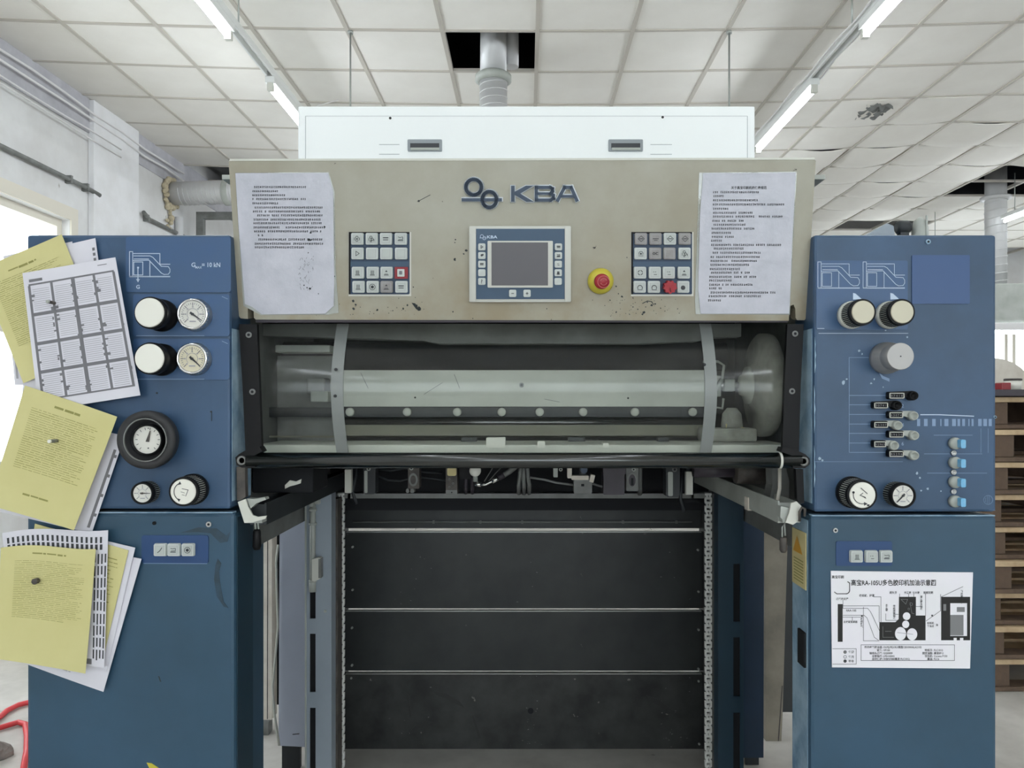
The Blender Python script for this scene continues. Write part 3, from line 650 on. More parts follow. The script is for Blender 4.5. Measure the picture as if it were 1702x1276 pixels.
def key(parent, S, cx, cy, hw_, hh, icon, m='key', name='button', inset=True, label=None, h=.008, hb=0.0, im='key_in'):
    mb = MB(); S.rect(mb, cx - hw_, cy - hh, cx + hw_, cy + hh, hb - .001, hb + h * .6, 0, 2.2); S.rect(mb, cx - hw_ * .93, cy - hh * .93, cx + hw_ * .93, cy + hh * .93, hb + h * .5, hb + h, 0, 2.0)
    if inset: S.rect(mb, cx - hw_ * .66, cy - hh * .66, cx + hw_ * .66, cy + hh * .66, hb + h * .9, hb + h + .0006, 2, 1); S.line(mb, [(cx - hw_ * .68, cy - hh * .68), (cx + hw_ * .68, cy - hh * .68), (cx + hw_ * .68, cy + hh * .68), (cx - hw_ * .68, cy + hh * .68)], .5, hb + h + .0008, 3, True)
    H = hb + h + .0011; q = hw_ * .42
    def ln(*pp, w=.9): S.line(mb, [(cx + a * q, cy + b * q) for a, b in pp], w, H, 1)
    def ci(a, b, r, a0=0, a1=360, w=.9): S.circle(mb, cx + a * q, cy + b * q, r * q, w, H, 1, 12, a0, a1)
    if icon == 'rolls': ci(0, -.5, .5); ci(0, .55, .45); ln((-1, -.4), (-1, .5)); ln((1, -.4), (1, .5))
    elif icon == 'rolls2': ci(-.2, -.6, .45); ci(.3, .2, .42); ci(-.2, .9, .3); ln((-1, -.2), (-1, .7)); ln((1, .2), (1, .9))
    elif icon == 'tri': ln((-.5, -.9), (.8, 0), (-.5, .9), (-.5, -.9))
    elif icon == 'pages': ln((-.9, -.7), (-.3, -.5), (.8, -.7)); ln((.9, -.6), (.9, .2), (-.7, .3)); ln((-.9, .7), (.9, .7), w=1.4)
    elif icon == 'stack': 
        for yy in (-.7, -.3, .1, .5): ln((-.6, yy), (-.1, yy)); ln((.15, yy), (.6, yy))
        ln((-.8, .9), (.8, .9), w=1.2)
    elif icon == 'up': ln((-.8, .9), (.8, .9), w=1.2); ln((-.6, .5), (.6, .5)); S.poly(mb, [(cx, cy - q), (cx + q * .5, cy - q * .3), (cx - q * .5, cy - q * .3)], H - .0004, H, 1)
    elif icon == 'diamond': ln((0, -1.1), (1.2, 0), (0, 1.1), (-1.2, 0), (0, -1.1)); ln((-.6, 0), (.6, 0), w=1.3)
    elif icon == 'arrows': ln((-1, 0), (1, 0), w=1.2); ln((-.6, .6), (.6, .6))
    elif icon == 'bell': ci(0, 0, .8, 150, 390); S.disc(mb, cx, cy + q * .1, q * .4, H - .0004, H, 1, 8); ln((-.9, .9), (.9, .9))
    elif icon == 'link': ci(-.55, 0, .4); ln((-.1, 0), (.2, 0)); ln((1, -.4), (.3, -.4), (.3, .4), (1, .4))
    elif icon == 'cross4': 
        for a in range(4): ci(0, 0, .85, a * 90 + 15, a * 90 + 70, 1.2)
    elif icon == 'face': ln((-.7, -.3), (-.5, -.3)); ln((.0, -.3), (.3, -.3)); ln((-.4, .7), (.6, .7))
    elif icon == 'turn': ci(0, .3, .9, 150, 390, 1.1); ln((-.9, 1.1), (.9, 1.1))
    elif icon == 'smudge': S.disc(mb, cx - q * .2, cy + q * .3, q * .9, H - .0004, H, 1, 9)
    elif icon == 'dot': S.disc(mb, cx, cy, q * .6, H - .0004, H, 1, 10); ci(0, 0, 1.1)
    elif icon == 'slash': ln((-.7, .9), (.1, .3), (.9, -.9), w=1.2)
    elif icon == 'wide': ln((-.9, -.4), (.9, -.4), w=1.6); ln((-.9, .4), (.9, .4), w=1.2)
    elif icon == 'minus': ln((-.7, 0), (.7, 0), w=1.1)
    elif icon == 'plus': ln((-.7, 0), (.7, 0), w=1.1); ln((0, -.7), (0, .7), w=1.1)
    elif icon == 'ask': S.text(mb, '?', cx, cy + hh * .55, hh * 1.6, H, 1, 'C')
    elif icon == 'globe': S.disc(mb, cx, cy - q * .2, q * .8, H - .0004, H, 1, 8); S.disc(mb, cx + q * .7, cy - q * .5, q * .6, H - .0004, H, 1, 7)
    return build(mb, name, [m, 'ink', im, 'pale_ink'], parent, label)
for cx, ic in ((269, 'slash'), (291.5, 'pages'), (315, 'dot')): key(ll, P0, cx, 912.5, 10.5, 10.5, ic, h=.01)
def screw(parent, S, cx, cy, r, h=.003, m='black', name='screw'):
    mb = MB(); S.disc(mb, cx, cy, r, -.001, h, 0, 14); S.disc(mb, cx, cy, r * .5, h - .0005, h + .0006, 1, 6); return build(mb, name, [m, 'void'], parent)
screw(ll, P0, 347.5, 871, 4.5, m='steel'); screw(ll, P0, 257, 869, 3)
mb = MB(); pts = [(362, 928), (368, 936), (364, 950), (366, 968), (372, 1000), (380, 1010), (372, 1008), (360, 990), (356, 962), (358, 940)]; P0.poly(mb, pts, 0, .0006); build(mb, 'oil_stain', 'stain_soft', ll)
mb = MB(); pts = [(300, 885), (330, 876), (360, 878), (376, 890), (384, 882), (378, 900), (366, 902), (350, 886), (330, 884)]; P0.poly(mb, pts, 0, .0006); build(mb, 'oil_stain', 'stain_soft', ll)
mb = MB(); P0.poly(mb, [(263, 1123), (265, 1124), (268, 1133), (266, 1132)], 0, .0006); build(mb, 'scratch_mark', 'stain', ll)
mb = MB(); P0.poly(mb, [(244, 1267), (252, 1268), (266, 1277), (249, 1277)], 0, .001); build(mb, 'yellow_sticker', 'yellow', ll)
# right upper console
ZSR = WZ(853, YP)
rc = thing('upper_console', 'blue upper console right of the panel, with counters and toggles', 'control console', ((RX0 + RX1) / 2, YP + .3, ZSR))
build(MB().box(RX0, RX1, YP, YP + .12, ZSR + .003, ZT, bev=.006).box(RX0 + .15, RX1, YP + .12, YP + .62, ZSR + .003, ZT - .004), 'console_body', 'blue', rc)
build(MB().box(RX0 - .0012, RX0 + .0012, YP + .01, YP + .115, ZSR + .02, ZT - .2), 'worn_lit_side', 'worn', rc, 'inner side with its highlight painted in pale blue')
mb = MB()
for (xa, ya), ln_ in (((1351, 560), 60), ((1350, 640), 80), ((1350, 740), 70)):
    P0.poly(mb, [(xa + 3, ya), (xa + 4.6, ya + ln_ * .2), (xa + 3.8, ya + ln_ * .35), (xa + 5.4, ya + ln_ * .5), (xa + 4, ya + ln_ * .62), (xa + 5, ya + ln_ * .8), (xa + 3, ya + ln_)], -.001, .0005)
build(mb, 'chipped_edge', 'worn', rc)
mb = MB(); P0.rect(mb, 1356, 433, 1508, 548, -.001, .002, 0, 3); p = build(mb, 'label_plate', 'blue_plate', rc, 'blue plate with two white press outlines')
mb = MB(); press_diagram(P0, mb, 1358.5, 435.5, 69, 44, .003, 0, .9); press_diagram(P0, mb, 1433.5, 435.5, 69, 44, .003, 0, .9)
for x in (1417, 1479): P0.poly(mb, [(x, 487), (x + 4, 488), (x + 14, 497), (x, 498)], .002, .003)
P0.line(mb, [(1358, 546), (1369, 546)], .8, .003); P0.line(mb, [(1360, 554), (1508, 554)], .8, .003); build(mb, 'print', 'white_line', p)
mb = MB(); P0.rect(mb, 1515, 424, 1611, 505, -.001, .0022, 0, 2); build(mb, 'foil_plate', 'blue_gloss', rc, 'plain bright blue foil plate')
for cx in (1434, 1499): knob(rc, cx, 518.5, 22 if cx < 1450 else 22, .062, 'adjusting_knob', 'knob_c', label='black ribbed knob with cream cap on a white skirt', kind='skirt', capr=.86)
d = .07; s = (YP - d) / F; C = V(((1497 - CX) * s, YP - d, CZ - (592 - CY) * s)); R = 22.5 * s; B = V((C.x, YP, C.z))
k = build(MB().lathe(B, NY, [(R * 1.22, 0), (R * 1.22, .012), (R * 1.12, .016), (R * 1.12, .03), (R * 1.0, .034), (R * .98, .038), (R, .042), (R, d - .001), (R * .96, d)], 44), 'adjusting_knob', 'alu', rc, 'bare turned aluminium knob')
build(MB().lathe(C, NY, [(R * .05, -.001), (R * .05, .001)], 10), 'centre_hole', 'ink', k)
mb = MB(); P0.poly(mb, [(1460, 618), (1468, 625), (1478, 629), (1478, 634), (1466, 629)], 0, .001); P0.line(mb, [(1411, 594), (1448, 594)], .9, .001)
P0.line(mb, [(1411, 594), (1411, 751.5)], 1.1, .001)
for y, x in ((657, 1471), (672.5, 1446), (688.5, 1471), (704.5, 1446), (720, 1471), (736, 1446), (751.5, 1471)): P0.line(mb, [(1411, y), (x, y)], 1.0, .001)
for t_, y in (('2', 677), ('4', 709), ('6', 740)): P0.text(mb, t_, 1500, y, 8.5, .001, 0, 'C')
build(mb, 'scale_print', 'faint_line', rc)
cnt = [(1472, 1498, 657.5, 1512, 657.5, 0), (1447, 1471, 673.5, 1485, 673.5, 0), (1472, 1496, 689.5, 1512, 690.5, 1), (1447, 1471, 705.5, 1486, 706.5, 1), (1472, 1497, 721.5, 1513, 723, 1), (1447, 1468, 737.5, 1480, 739.5, 1), (1472, 1497, 753.5, 1513, 756, 1)]
for n, (xa, xb, y, kx, ky, w) in enumerate(cnt):
    mb = MB(); P0.rect(mb, xa, y - 6.5, xb, y + 5.5, -.001, .014, 0, 3)
    P0.poly(mb, [(xa + 4, y - 6.5), (kx, ky - 8), (kx + 2, ky), (kx - 3, ky + 4), (xb, y + 1)], -.001, .011, 1 if w else 0)
    c = build(mb, 'counter', ['black', 'grey_lt'], rc, ('counter with pale crank arm' if w else 'counter with black crank arm'))
    mb = MB(); P0.line(mb, [(xa + 1.5, y - 4), (xb - 1.5, y - 4), (xb - 1.5, y + 4), (xa + 1.5, y + 4)], 1.1, .0165, 0, True, h0=.012); build(mb, 'counter_frame', 'cream_w', c)
    mb = MB(); dw = (xb - xa - 5) / 5
    for q in range(5): P0.text(mb, str((n * 3 + q * 7) % 10), xa + 2.5 + dw * (q + .5), y + 2, 5.2, .0152, 0, 'C')
    build(mb, 'counter_digits', 'grey_ink', c)
    s = (YP - .016) / F; Bk = P0(kx, ky); mb = MB().lathe(Bk, NY, [(8 * s, 0), (8 * s, .014), (7 * s, .02), (5.4 * s, .02), (4.6 * s, .014), (1e-4, .013)], 22); build(mb, 'crank_knob', 'grey_lt' if w else 'black', c)
mb = MB(); P0.line(mb, [(1530, 689), (1560, 689), (1618, 691.5)], 1.5, .0008); build(mb, 'scratch_mark', 'white_line', rc)
mb = MB(); rr = random.Random(5); x = 1524
while x < 1646:
    w = rr.uniform(2, 7); P0.rect(mb, x, 696, x + w, 708, 0, .0006); x += w + rr.uniform(2, 8)
for x, y0 in ((1630, 712), (1642, 712)): P0.line(mb, [(x, y0), (x, 752)], .7, .0006)
for y, xa, xb in ((723, 1552, 1616), (754, 1536, 1632), (786, 1541, 1640)): P0.line(mb, [(xa, y), (xb, y)], .7, .0006)
P0.line(mb, [(1354, 767), (1500, 767)], .6, .0006)
build(mb, 'worn_strip_print', 'faint_line', rc, 'worn pale strip of printed bars')
for n, y in enumerate((736.5, 768.5, 800.5, 832.5)):
    s = YP / F; Bk = P0(1585, y); tg = build(MB().lathe(Bk, NY, [(10 * s, 0), (10 * s, .008), (8.5 * s, .012), (1e-4, .0125)], 24), 'toggle_switch', 'grey_lt', rc)
    mb = MB(); P0.rect(mb, 1586, y - 7, 1594, y + 7, .01, .026, 0, 2); build(mb, 'switch_lever', 'toggle', tg)
    if n < 3:
        Bk = P0(1584, y + 16); build(MB().lathe(Bk, NY, [(4.6 * s, 0), (4.6 * s, .004), (3 * s, .005), (2.6 * s, .003), (1e-4, .003)], 16), 'indicator_socket', 'steel', rc)
mb = MB(); P0.circle(mb, 1642, 830.5, 7.5, 1, .0008, 0, 20); P0.line(mb, [(1640.5, 824), (1640.5, 837)], .8, .0008); P0.line(mb, [(1643.5, 824), (1643.5, 837)], .8, .0008); P0.line(mb, [(1637.5, 827), (1637.5, 834)], .8, .0008); P0.line(mb, [(1644, 847), (1654, 848)], .6, .0008)
build(mb, 'emblem_print', 'faint_line', rc)
k, SF = knob(rc, 1433, 822.5, 25, .055, 'turning_knob', 'knob_w', label='ribbed knob with white cap, sheet icon and arrow', kind='ribbed', capr=.86)
mb = MB(); SF.circle(mb, 1433, 822, 15, 1.2, .001, 0, 14, 75, 195); SF.disc(mb, 1418.5, 818, 2, 0, .001, 0, 8); SF.poly(mb, [(1436, 834), (1436, 840), (1442, 837)], 0, .001)
SF.line(mb, [(1431, 811), (1441, 820)], 1.2, .001); SF.line(mb, [(1434, 819), (1429, 823)], 1, .001)
for q in range(3): SF.line(mb, [(1430 + q * 2, 823 + q), (1438 + q * .5, 826 + q)], .8, .001)
SF.rect(mb, 1441, 838, 1445, 841, 0, .0006); build(mb, 'cap_print', 'ink', k)
gauge(rc, P0, 1500.5, 823.5, 21, .035, 'pressure_gauge', 'black', 'dial', 132, 'black', 'small black-rimmed gauge beside the arrow knob', ribbed=True, minor=False)
mb = MB()
for x, y, r in ((1402, 636, 3.2), (1407, 630, 1.6), (1448, 637, 2), (1453, 630, 1.4), (1468, 643, 1.2), (1428, 583, 2.2), (1433, 588, 1.4), (1362, 762, 2.4), (1367, 765, 1.8), (1524, 786, 2.2), (1529, 794, 1.6), (1542, 812, 2), (1531, 815, 1.8), (1564, 816, 1.3), (1472, 549, 1.6), (1508, 560, 1.5)):
    P0.poly(mb, [(x + r * rr.uniform(.6, 1.3) * math.cos(a), y + r * rr.uniform(.6, 1.3) * math.sin(a)) for a in [k * PI / 3.5 for k in range(7)]], 0, .0005)
build(mb, 'paint_chips', 'stain_lt', rc)
screw(rc, P0, 1542, 402, 4, m='worn'); screw(rc, P0, 1653, 693, 2.5, m='worn')
# right lower cabinet
rl = cabinet('lower_cabinet', 'teal blue lower cabinet under the right console, with white lubrication poster', WX(1347, YP), WX(1657, YP), WZ(857, YP), -1, 'worn')  # pale inner side has reflected light painted into its colour
xs = WX(1347, YP)
build(MB().box(xs - .006, xs + .001, 1.672, 1.712, WZ(1105, 1.69), WZ(1048, 1.69)), 'side_slot', 'void', rl, 'dark slot in the pale side')
lb = build(MB().box(xs - .004, xs - .002, 1.668, 1.752, WZ(975, 1.7), WZ(882, 1.7)), 'warning_label', 'label_y', rl, 'yellowed warning sticker on the pale side')
build(MB().add([(xs - .0045, 1.72, WZ(892, 1.7)), (xs - .0045, 1.685, WZ(920, 1.7)), (xs - .0045, 1.745, WZ(920, 1.7))], [(0, 1, 2)]), 'warning_triangle', 'orange', lb)
mb = MB()
for q in range(8): z = WZ(930 + q * 5, 1.7); mb.add([(xs - .0045, 1.68, z), (xs - .0045, 1.74, z), (xs - .0045, 1.74, z - .0025), (xs - .0045, 1.68, z - .0025)], [(0, 1, 2, 3)])
build(mb, 'label_print', 'y_ink', lb)
mb = MB(); P0.rect(mb, 1389, 899, 1482, 940, -.001, .0018, 0, 3); build(mb, 'label_plate', 'blue_deep', rl)
for cx, ic in ((1421, 'stack'), (1446, 'face'), (1470, 'pages')): key(rl, P0, cx, 923.5, 10.5, 10, ic, h=.01)
screw(rl, P0, 1388, 881, 4, m='steel')
# lubrication poster
mb = MB(); P0.poly(mb, [(1380, 948), (1500, 949.5), (1616, 950.5), (1611, 1110), (1495, 1109), (1382, 1108)], .0015, .003)
po = setp(build(mb, 'lubrication_poster', 'poster'), 'white laminated lubrication diagram taped to the right lower cabinet', 'poster')
H = .0034; mb = MB()
P0.text(mb, '高宝RA-105U多色胶印机加油示意图', 1413.5, 971.5, 10.6, H, 0, 'L', .845)
P0.circle(mb, 1405, 980, 6, 1.4, H, 0, 6, 0, 90); P0.line(mb, [(1411, 980), (1411, 968), (1408, 966)], 1.4, H); P0.line(mb, [(1405, 986), (1390, 986), (1386, 983)], 1.2, H)
P0.text(mb, '高宝印刷', 1381.5, 960, 5.4, H, 0, 'L', .95)
P0.rect(mb, 1391.5, 1003, 1399.5, 1065.5, .003, H, 0)
P0.poly(mb, [(1460.5, 1033), (1487, 1033), (1492.5, 1028), (1493, 991), (1521, 991), (1521, 1022), (1537, 1022), (1537, 1063), (1460.5, 1063)], .003, H, 0)
P0.poly(mb, [(1563, 991), (1611, 991), (1611, 1063), (1606, 1063), (1606, 1001.5), (1578, 1001.5), (1578, 1063), (1563, 1063)], .003, H, 0)
P0.rect(mb, 1578, 1056, 1606, 1063, .003, H, 0)
ink = build(mb, 'poster_print', 'black_ink', po)
mb = MB()
for x, y, r, ry in ((1505.5, 1023, 6.2, 6.4), (1504, 1036.5, 5.8, 6.2), (1495.5, 1052, 9.2, 11), (1514.5, 1053, 8.6, 10)):
    mb = MB(); P0.poly(mb, [(x + r * math.cos(k * PI / 10), y + ry * math.sin(k * PI / 10)) for k in range(20)], H, H + .0004); build(mb, 'white_circle', 'poster', po)
for xa, xb in ((1583.5, 1588.5), (1594, 1599.5)): mb = MB(); P0.rect(mb, xa, 1059, xb, 1064, H, H + .0004); build(mb, 'white_square', 'poster', po)
mb = MB(); P0.rect(mb, 1578, 1021, 1600, 1055, .003, H); P0.rect(mb, 1589, 1008, 1602, 1016, .003, H); P0.rect(mb, 1566.5, 1003, 1571, 1014, .003, H + .0003); build(mb, 'grey_shapes', 'shade_g', po)
mb = MB()
for pl in ([(1400, 1006), (1460, 1006), (1460, 1033)], [(1400, 1010), (1441, 1010), (1446, 1016), (1462, 1050)], [(1400, 1021.5), (1435, 1021.5), (1440, 1026), (1452, 1058), (1459, 1063)], [(1400, 1024.5), (1433, 1024.5)], [(1434, 1008), (1434, 1064), (1460, 1064)], [(1463, 1033), (1463, 991), (1451, 991)],
           [(1400, 1010), (1400, 996)], [(1415.5, 1025), (1415.5, 1030)], [(1471, 1019), (1471, 1030), (1492, 1030)], [(1484, 1020), (1492, 1020)], [(1494, 991), (1494, 986)], [(1509, 991), (1509, 986)], [(1517.5, 991), (1517.5, 986)], [(1537, 1022), (1537, 986)], [(1521, 1007), (1529, 1007)],
           [(1538, 1031), (1562, 1014)], [(1563, 991), (1599, 974)], [(1562, 1014), (1562, 987)], [(1597, 991), (1597, 1002)], [(1430, 1070.5), (1585, 1070.5), (1585, 1096.5), (1430, 1096.5), (1430, 1070.5)], [(1383, 1077), (1422, 1077), (1422, 1102.5), (1383, 1102.5)]):
    P0.line(mb, pl, .7, H, 0)
for x, y in ((1431.5, 1022.5), (1548, 1022)): P0.rect(mb, x - 1.3, y - 1.3, x + 1.3, y + 1.3, .003, H)
for t_, x, y, sz, al in (('凸轮扇支撑', 1389, 996, 4.4, 'L'), ('收纸链、护罩', 1427, 990.5, 4.6, 'L'), ('递头牙', 1477, 985.5, 4.6, 'L'), ('传墨辊', 1501.5, 985.5, 4.2, 'L'), ('匀水辊', 1515.5, 985.5, 4.2, 'L'), ('前规定期', 1533.5, 985.5, 4.4, 'L'), ('RRA-105', 1405.5, 1015.3, 5, 'L'), ('主收链张紧器', 1401, 1034, 4.2, 'L'),
                         ('给纸机', 1539.5, 1036, 4.2, 'L'), ('下油点', 1539.5, 1041, 4.2, 'L'), ('油', 1554, 1039, 4.2, 'L')): P0.text(mb, t_, x, y, sz, H, 0, al, .92)
for t_, x, y in (('收纸吸气', 1431, 1026), ('水墨辊', 1472.5, 1003), ('传纸滚筒轴承', 1485, 1004.5), ('着墨辊及轴承', 1530, 989), ('飞达轴', 1597, 980)):
    for q, ch in enumerate(t_): P0.text(mb, ch, x, y + 3.2 + q * 4.1, 4.1, H, 0, 'C')
rows = [(1074.6, '传动齿轮箱油道:', 'OLP(LPE)10U/高脂12010WALA2102'), (1079.6, '链条:', 'VP150'), (1084.6, '轴线头凸轮:', 'GGI0009'), (1089.4, '全部轴承:', 'LFEI-N00G'), (1094.2, '自动保护:', 'WBF37080集发 FLC1012')]
for y, a, b in rows: P0.text(mb, a, 1465.5, y + 1.4, 4.4, H, 0, 'R', .95); P0.text(mb, b, 1467, y + 1.4, 4.5, H, 0, 'L', .92)
for y, a, b in ((1079.6, '咬纸牙:', 'FLC1012'), (1084.6, '固定油脂:', '高宝EP-2'), (1089.4, '空压机:', 'Corena P150'), (1094.2, '集油:', 'FLC6')): P0.text(mb, a, 1549, y + 1.4, 4.4, H, 0, 'R', .95); P0.text(mb, b, 1551, y + 1.4, 4.5, H, 0, 'L', .92)
for y, a, fill in ((1082.5, '每周', 1), (1090.5, '每月', 0), (1097.5, '半年', 2)):
    P0.circle(mb, 1403.5, y, 2.4, .7, H, 0, 12); P0.text(mb, a, 1409, y + 1.8, 4.8, H, 0, 'L')
    if fill == 2: P0.disc(mb, 1403.5, y, 2.2, .003, H, 0, 10)
build(mb, 'small_print', 'ink', po)
mb = MB(); P0.disc(mb, 1403.5, 1082.5, 2, .003, H - .0002, 0, 10)
for pl in ([(1496, 995), (1507, 995), (1504, 1003), (1496, 995)], [(1466, 1040), (1466, 1058), (1484, 1058)], [(1490, 1050), (1516, 1053)], [(1511, 1000), (1514, 1018), (1518, 1019)], [(1470, 1048), (1480, 1048)]): P0.line(mb, pl, .6, H + .0006, 0)
P0.circle(mb, 1513, 1003, 2.3, .6, H + .0006, 0, 10); P0.circle(mb, 1509, 1011, 1.6, .6, H + .0006, 0, 8); build(mb, 'grey_outlines', 'shade_g', po)
# ---------------------------------------------------------------- delivery housing (hollow), roof box
HZ = 1.812
hs = thing('delivery_housing', 'hollow housing of the press between the two blue consoles', 'press housing', (0, 2.4, .95))
HXL, HXR = -.668, .655
build(MB().box(HXL - .02, HXL, 1.86, 2.95, .94, HZ - .01), 'side_panel', 'grey', hs); build(MB().box(HXR, HXR + .02, 1.86, 2.95, .94, HZ - .01), 'side_panel', 'grey', hs)
build(MB().box(HXL - .02, HXR + .02, 1.74, 2.95, HZ - .01, HZ), 'roof_panel', 'grey_lt', hs)
build(MB().box(HXL, HXR, 2.42, 2.44, 1.178, HZ - .01), 'back_panel', 'dark', hs)
build(MB().box(HXL, HXR, 2.62, 2.64, .93, 1.17), 'lower_back_panel', 'void', hs)
build(MB().box(HXL, HXR, 2.05, 2.64, 1.170, 1.178), 'cross_plate', 'dark', hs)
S25 = Surf((0, 2.45, 0), NY)
mb = MB(); S25.rect(mb, 578, 820, 1153, 828, -.05, 0); build(mb.box(HXL, -.56, 2.45, 2.5, .992, 1.007).box(.525, HXR, 2.45, 2.5, .992, 1.007), 'sheet_ledge', 'grey', hs, 'worn grey ledge across the opening')
build(MB().box(HXL, HXR, 2.33, 2.37, 1.10, 1.13), 'cross_bar', 'grey', hs)
# things behind the clear guard
S19, S20 = Surf((0, 1.95, 0), NY), Surf((0, 2.0, 0), NY)
mb = MB(); S19.poly(mb, [(436, 538), (1232, 538), (1232, 559), (1180, 561), (1160, 567), (1060, 571), (730, 571), (700, 566), (575, 562), (436, 558)], -.05, 0)
build(mb, 'upper_cover', 'grey', hs)
setp(build(MB().cyl((HXL + .004, 2.12, WZ(592, 2.12)), (.545, 2.12, WZ(592, 2.12)), .04, n=28), 'dark_roller', 'roller'), 'dark roller above the pale beam behind the guard', 'roller')
t = thing('suction_beam', 'pale grey beam behind the clear guard with a row of round stops', 'beam', (0, 2.02, WZ(693, 2.0)))
mb = MB(); S20.rect(mb, 566, 615, 1176, 675.5, -.05, 0, 0); build(mb, 'beam_plate', 'beam', t)
mb = MB(); S20.rect(mb, 566, 676.5, 1176, 693, -.04, -.004, 0); build(mb.box(HXL, -.47, 2.0, 2.03, WZ(693, 2.0), WZ(677, 2.0)), 'stop_rail', 'dark', t)
for x in (582, 677, 760, 834, 897, 969, 1055, 1151):
    build(MB().lathe(S20(x, 684.5), NY, [(.011, -.004), (.011, .006), (.0085, .009), (1e-4, .009)], 18), 'round_stop', 'beam', t)
for x, y in ((690, 660.5), (1044, 661.5)): mb = MB(); S20.disc(mb, x, y, 1.6, 0, .0008, 0, 8); build(mb, 'screw_hole', 'void', t)
screw(t, S20, 867, 640, 4, m='grey'); mb = MB()
for pl in ([(705, 655), (735, 636)], [(755, 622), (764, 645)], [(905, 663), (930, 668)], [(600, 620), (612, 645)]): S20.line(mb, pl, .8, .0006)
build(mb, 'scratch_marks', 'grey', t)
setp(build(MB().cyl((HXL + .004, 2.09, WZ(702, 2.09)), (.545, 2.09, WZ(702, 2.09)), .026, n=24), 'dark_roller', 'black_bar'), 'thin black roller under the row of round stops', 'roller')
mb = MB(); S20.rect(mb, 560, 706, 1185, 727, -.006, 0); mb.box(HXL, .5, 2.0, 2.006, WZ(727, 2.0), WZ(724, 2.0)); b_ = build(mb, 'lower_plate', 'olive', hs)
mb = MB(); S18 = Surf((0, 1.80, 0), NY)
ledge = build(MB().box(HXL + .03, HXR - .03, 1.80, 2.0, WZ(754, 1.8), WZ(739, 1.8), bev=.003), 'front_ledge', 'beam', hs, 'pale ledge at the foot of the guard')
for x0, x1, y0, m in ((808, 840, 727, 'cream_w'), (893, 906, 733, 'cream_w'), (1002, 1012, 736, 'cream_w')):
    mb = MB(); S18.rect(mb, x0, y0, x1, 744, -.03, .002, 0, 2); build(mb, 'ledge_clip', m, hs)
for x0, x1 in ((766, 792), (945, 973), (1094, 1112)):
    mb = MB(); S19.rect(mb, x0, 727, x1, 741, -.03, 0, 0, 1); build(mb, 'dark_clip', 'dark', hs)
# chain wheel at the right
wx, wy, wz = .600, 2.0, WZ(640, 2.0)
AX = V((-1, 0, 0))
t = thing('chain_wheel', 'large dusty disc wheel behind the right end of the guard', 'wheel', (wx, wy, wz - .133))
build(MB().lathe((wx, wy, wz), AX, [(.132, -.03), (.134, -.02), (.134, -.004), (.125, .004), (.07, .010), (.05, .022), (.04, .024)], 40), 'wheel_disc', 'dusty', t)
build(MB().lathe((wx, wy, wz), AX, [(.05, .018), (.048, .03), (.03, .034), (.026, .045), (.012, .05)], 28), 'wheel_hub', 'beam', t)
build(MB().cyl((wx - .045, wy, wz), (wx - .12, wy, wz), .008, n=12), 'wheel_shaft', 'steel', t)
build(MB().box(wx - .09, wx - .062, wy - .016, wy + .016, wz - .016, wz + .016, bev=.003), 'shaft_coupling', 'grey_lt', t)
build(MB().box(wx - .122, wx - .1, wy - .025, wy + .02, wz - .03, wz + .025, bev=.003), 'bearing_block', 'grey_lt', t)
tt = thing('wire_loop', 'bent wire loop at the right end of the pale beam', 'wire', (.47, 1.98, wz))
build(MB().tube([(.455, 1.985, wz + .06), (.49, 1.97, wz + .06), (.503, 1.962, wz + .05), (.498, 1.958, wz + .015), (.478, 1.958, wz - .02), (.472, 1.965, wz - .055), (.5, 1.965, wz - .06), (.503, 1.965, wz - .034)], .0035, 8), 'bent_wire', 'grey_lt', tt)
build(MB().tube([(.497, 1.958, wz + .014), (.478, 1.958, wz - .02), (.472, 1.962, wz - .048)], .006, 8), 'wire_sleeve', 'grey_lt', tt)
t = thing('lower_bracket', 'dusty cast bracket under the disc wheel behind the guard', 'bracket', (.55, 1.97, WZ(739, 1.8)))
build(MB().box(.44, .57, 1.90, 1.985, WZ(739, 1.8) + .001, WZ(739, 1.8) + .035, bev=.006), 'bracket_foot', 'dusty', t); build(MB().lathe((.52, 1.95, WZ(739, 1.8) + .03), (0, 0, 1), [(.028, 0), (.024, .04), (.012, .055)], 16), 'bracket_boss', 'dusty', t)
build(MB().prism([V((.50, 1.93, wz - .098)), V((.575, 1.93, wz - .114)), V((.575, 1.93, wz - .122)), V((.50, 1.93, wz - .108))], [V((.50, 1.98, wz - .098)), V((.575, 1.98, wz - .114)), V((.575, 1.98, wz - .122)), V((.50, 1.98, wz - .108))]), 'bracket_fin', 'label_y', t)
t = thing('bearing_housing', 'murky grey bearing block behind the left end of the guard', 'bearing', (-.5, 2.0, WZ(665, 2.0)))
build(MB().box(-.565, -.52, 1.98, 2.04, WZ(655, 2.0), WZ(628, 2.0), bev=.004), 'bearing_block', 'grey', t); build(MB().box(-.55, -.505, 1.96, 2.02, WZ(668, 2.0), WZ(650, 2.0), bev=.003), 'bearing_foot', 'grey_lt', t)
build(MB().box(-.66, -.505, 2.04, 2.05, WZ(735, 2.0), WZ(590, 2.0)), 'bearing_plate', 'grey', t); build(MB().box(-.64, -.5, 1.96, 2.03, WZ(587, 2.0), WZ(575, 2.0), bev=.003), 'bearing_shelf', 'grey_lt', t)
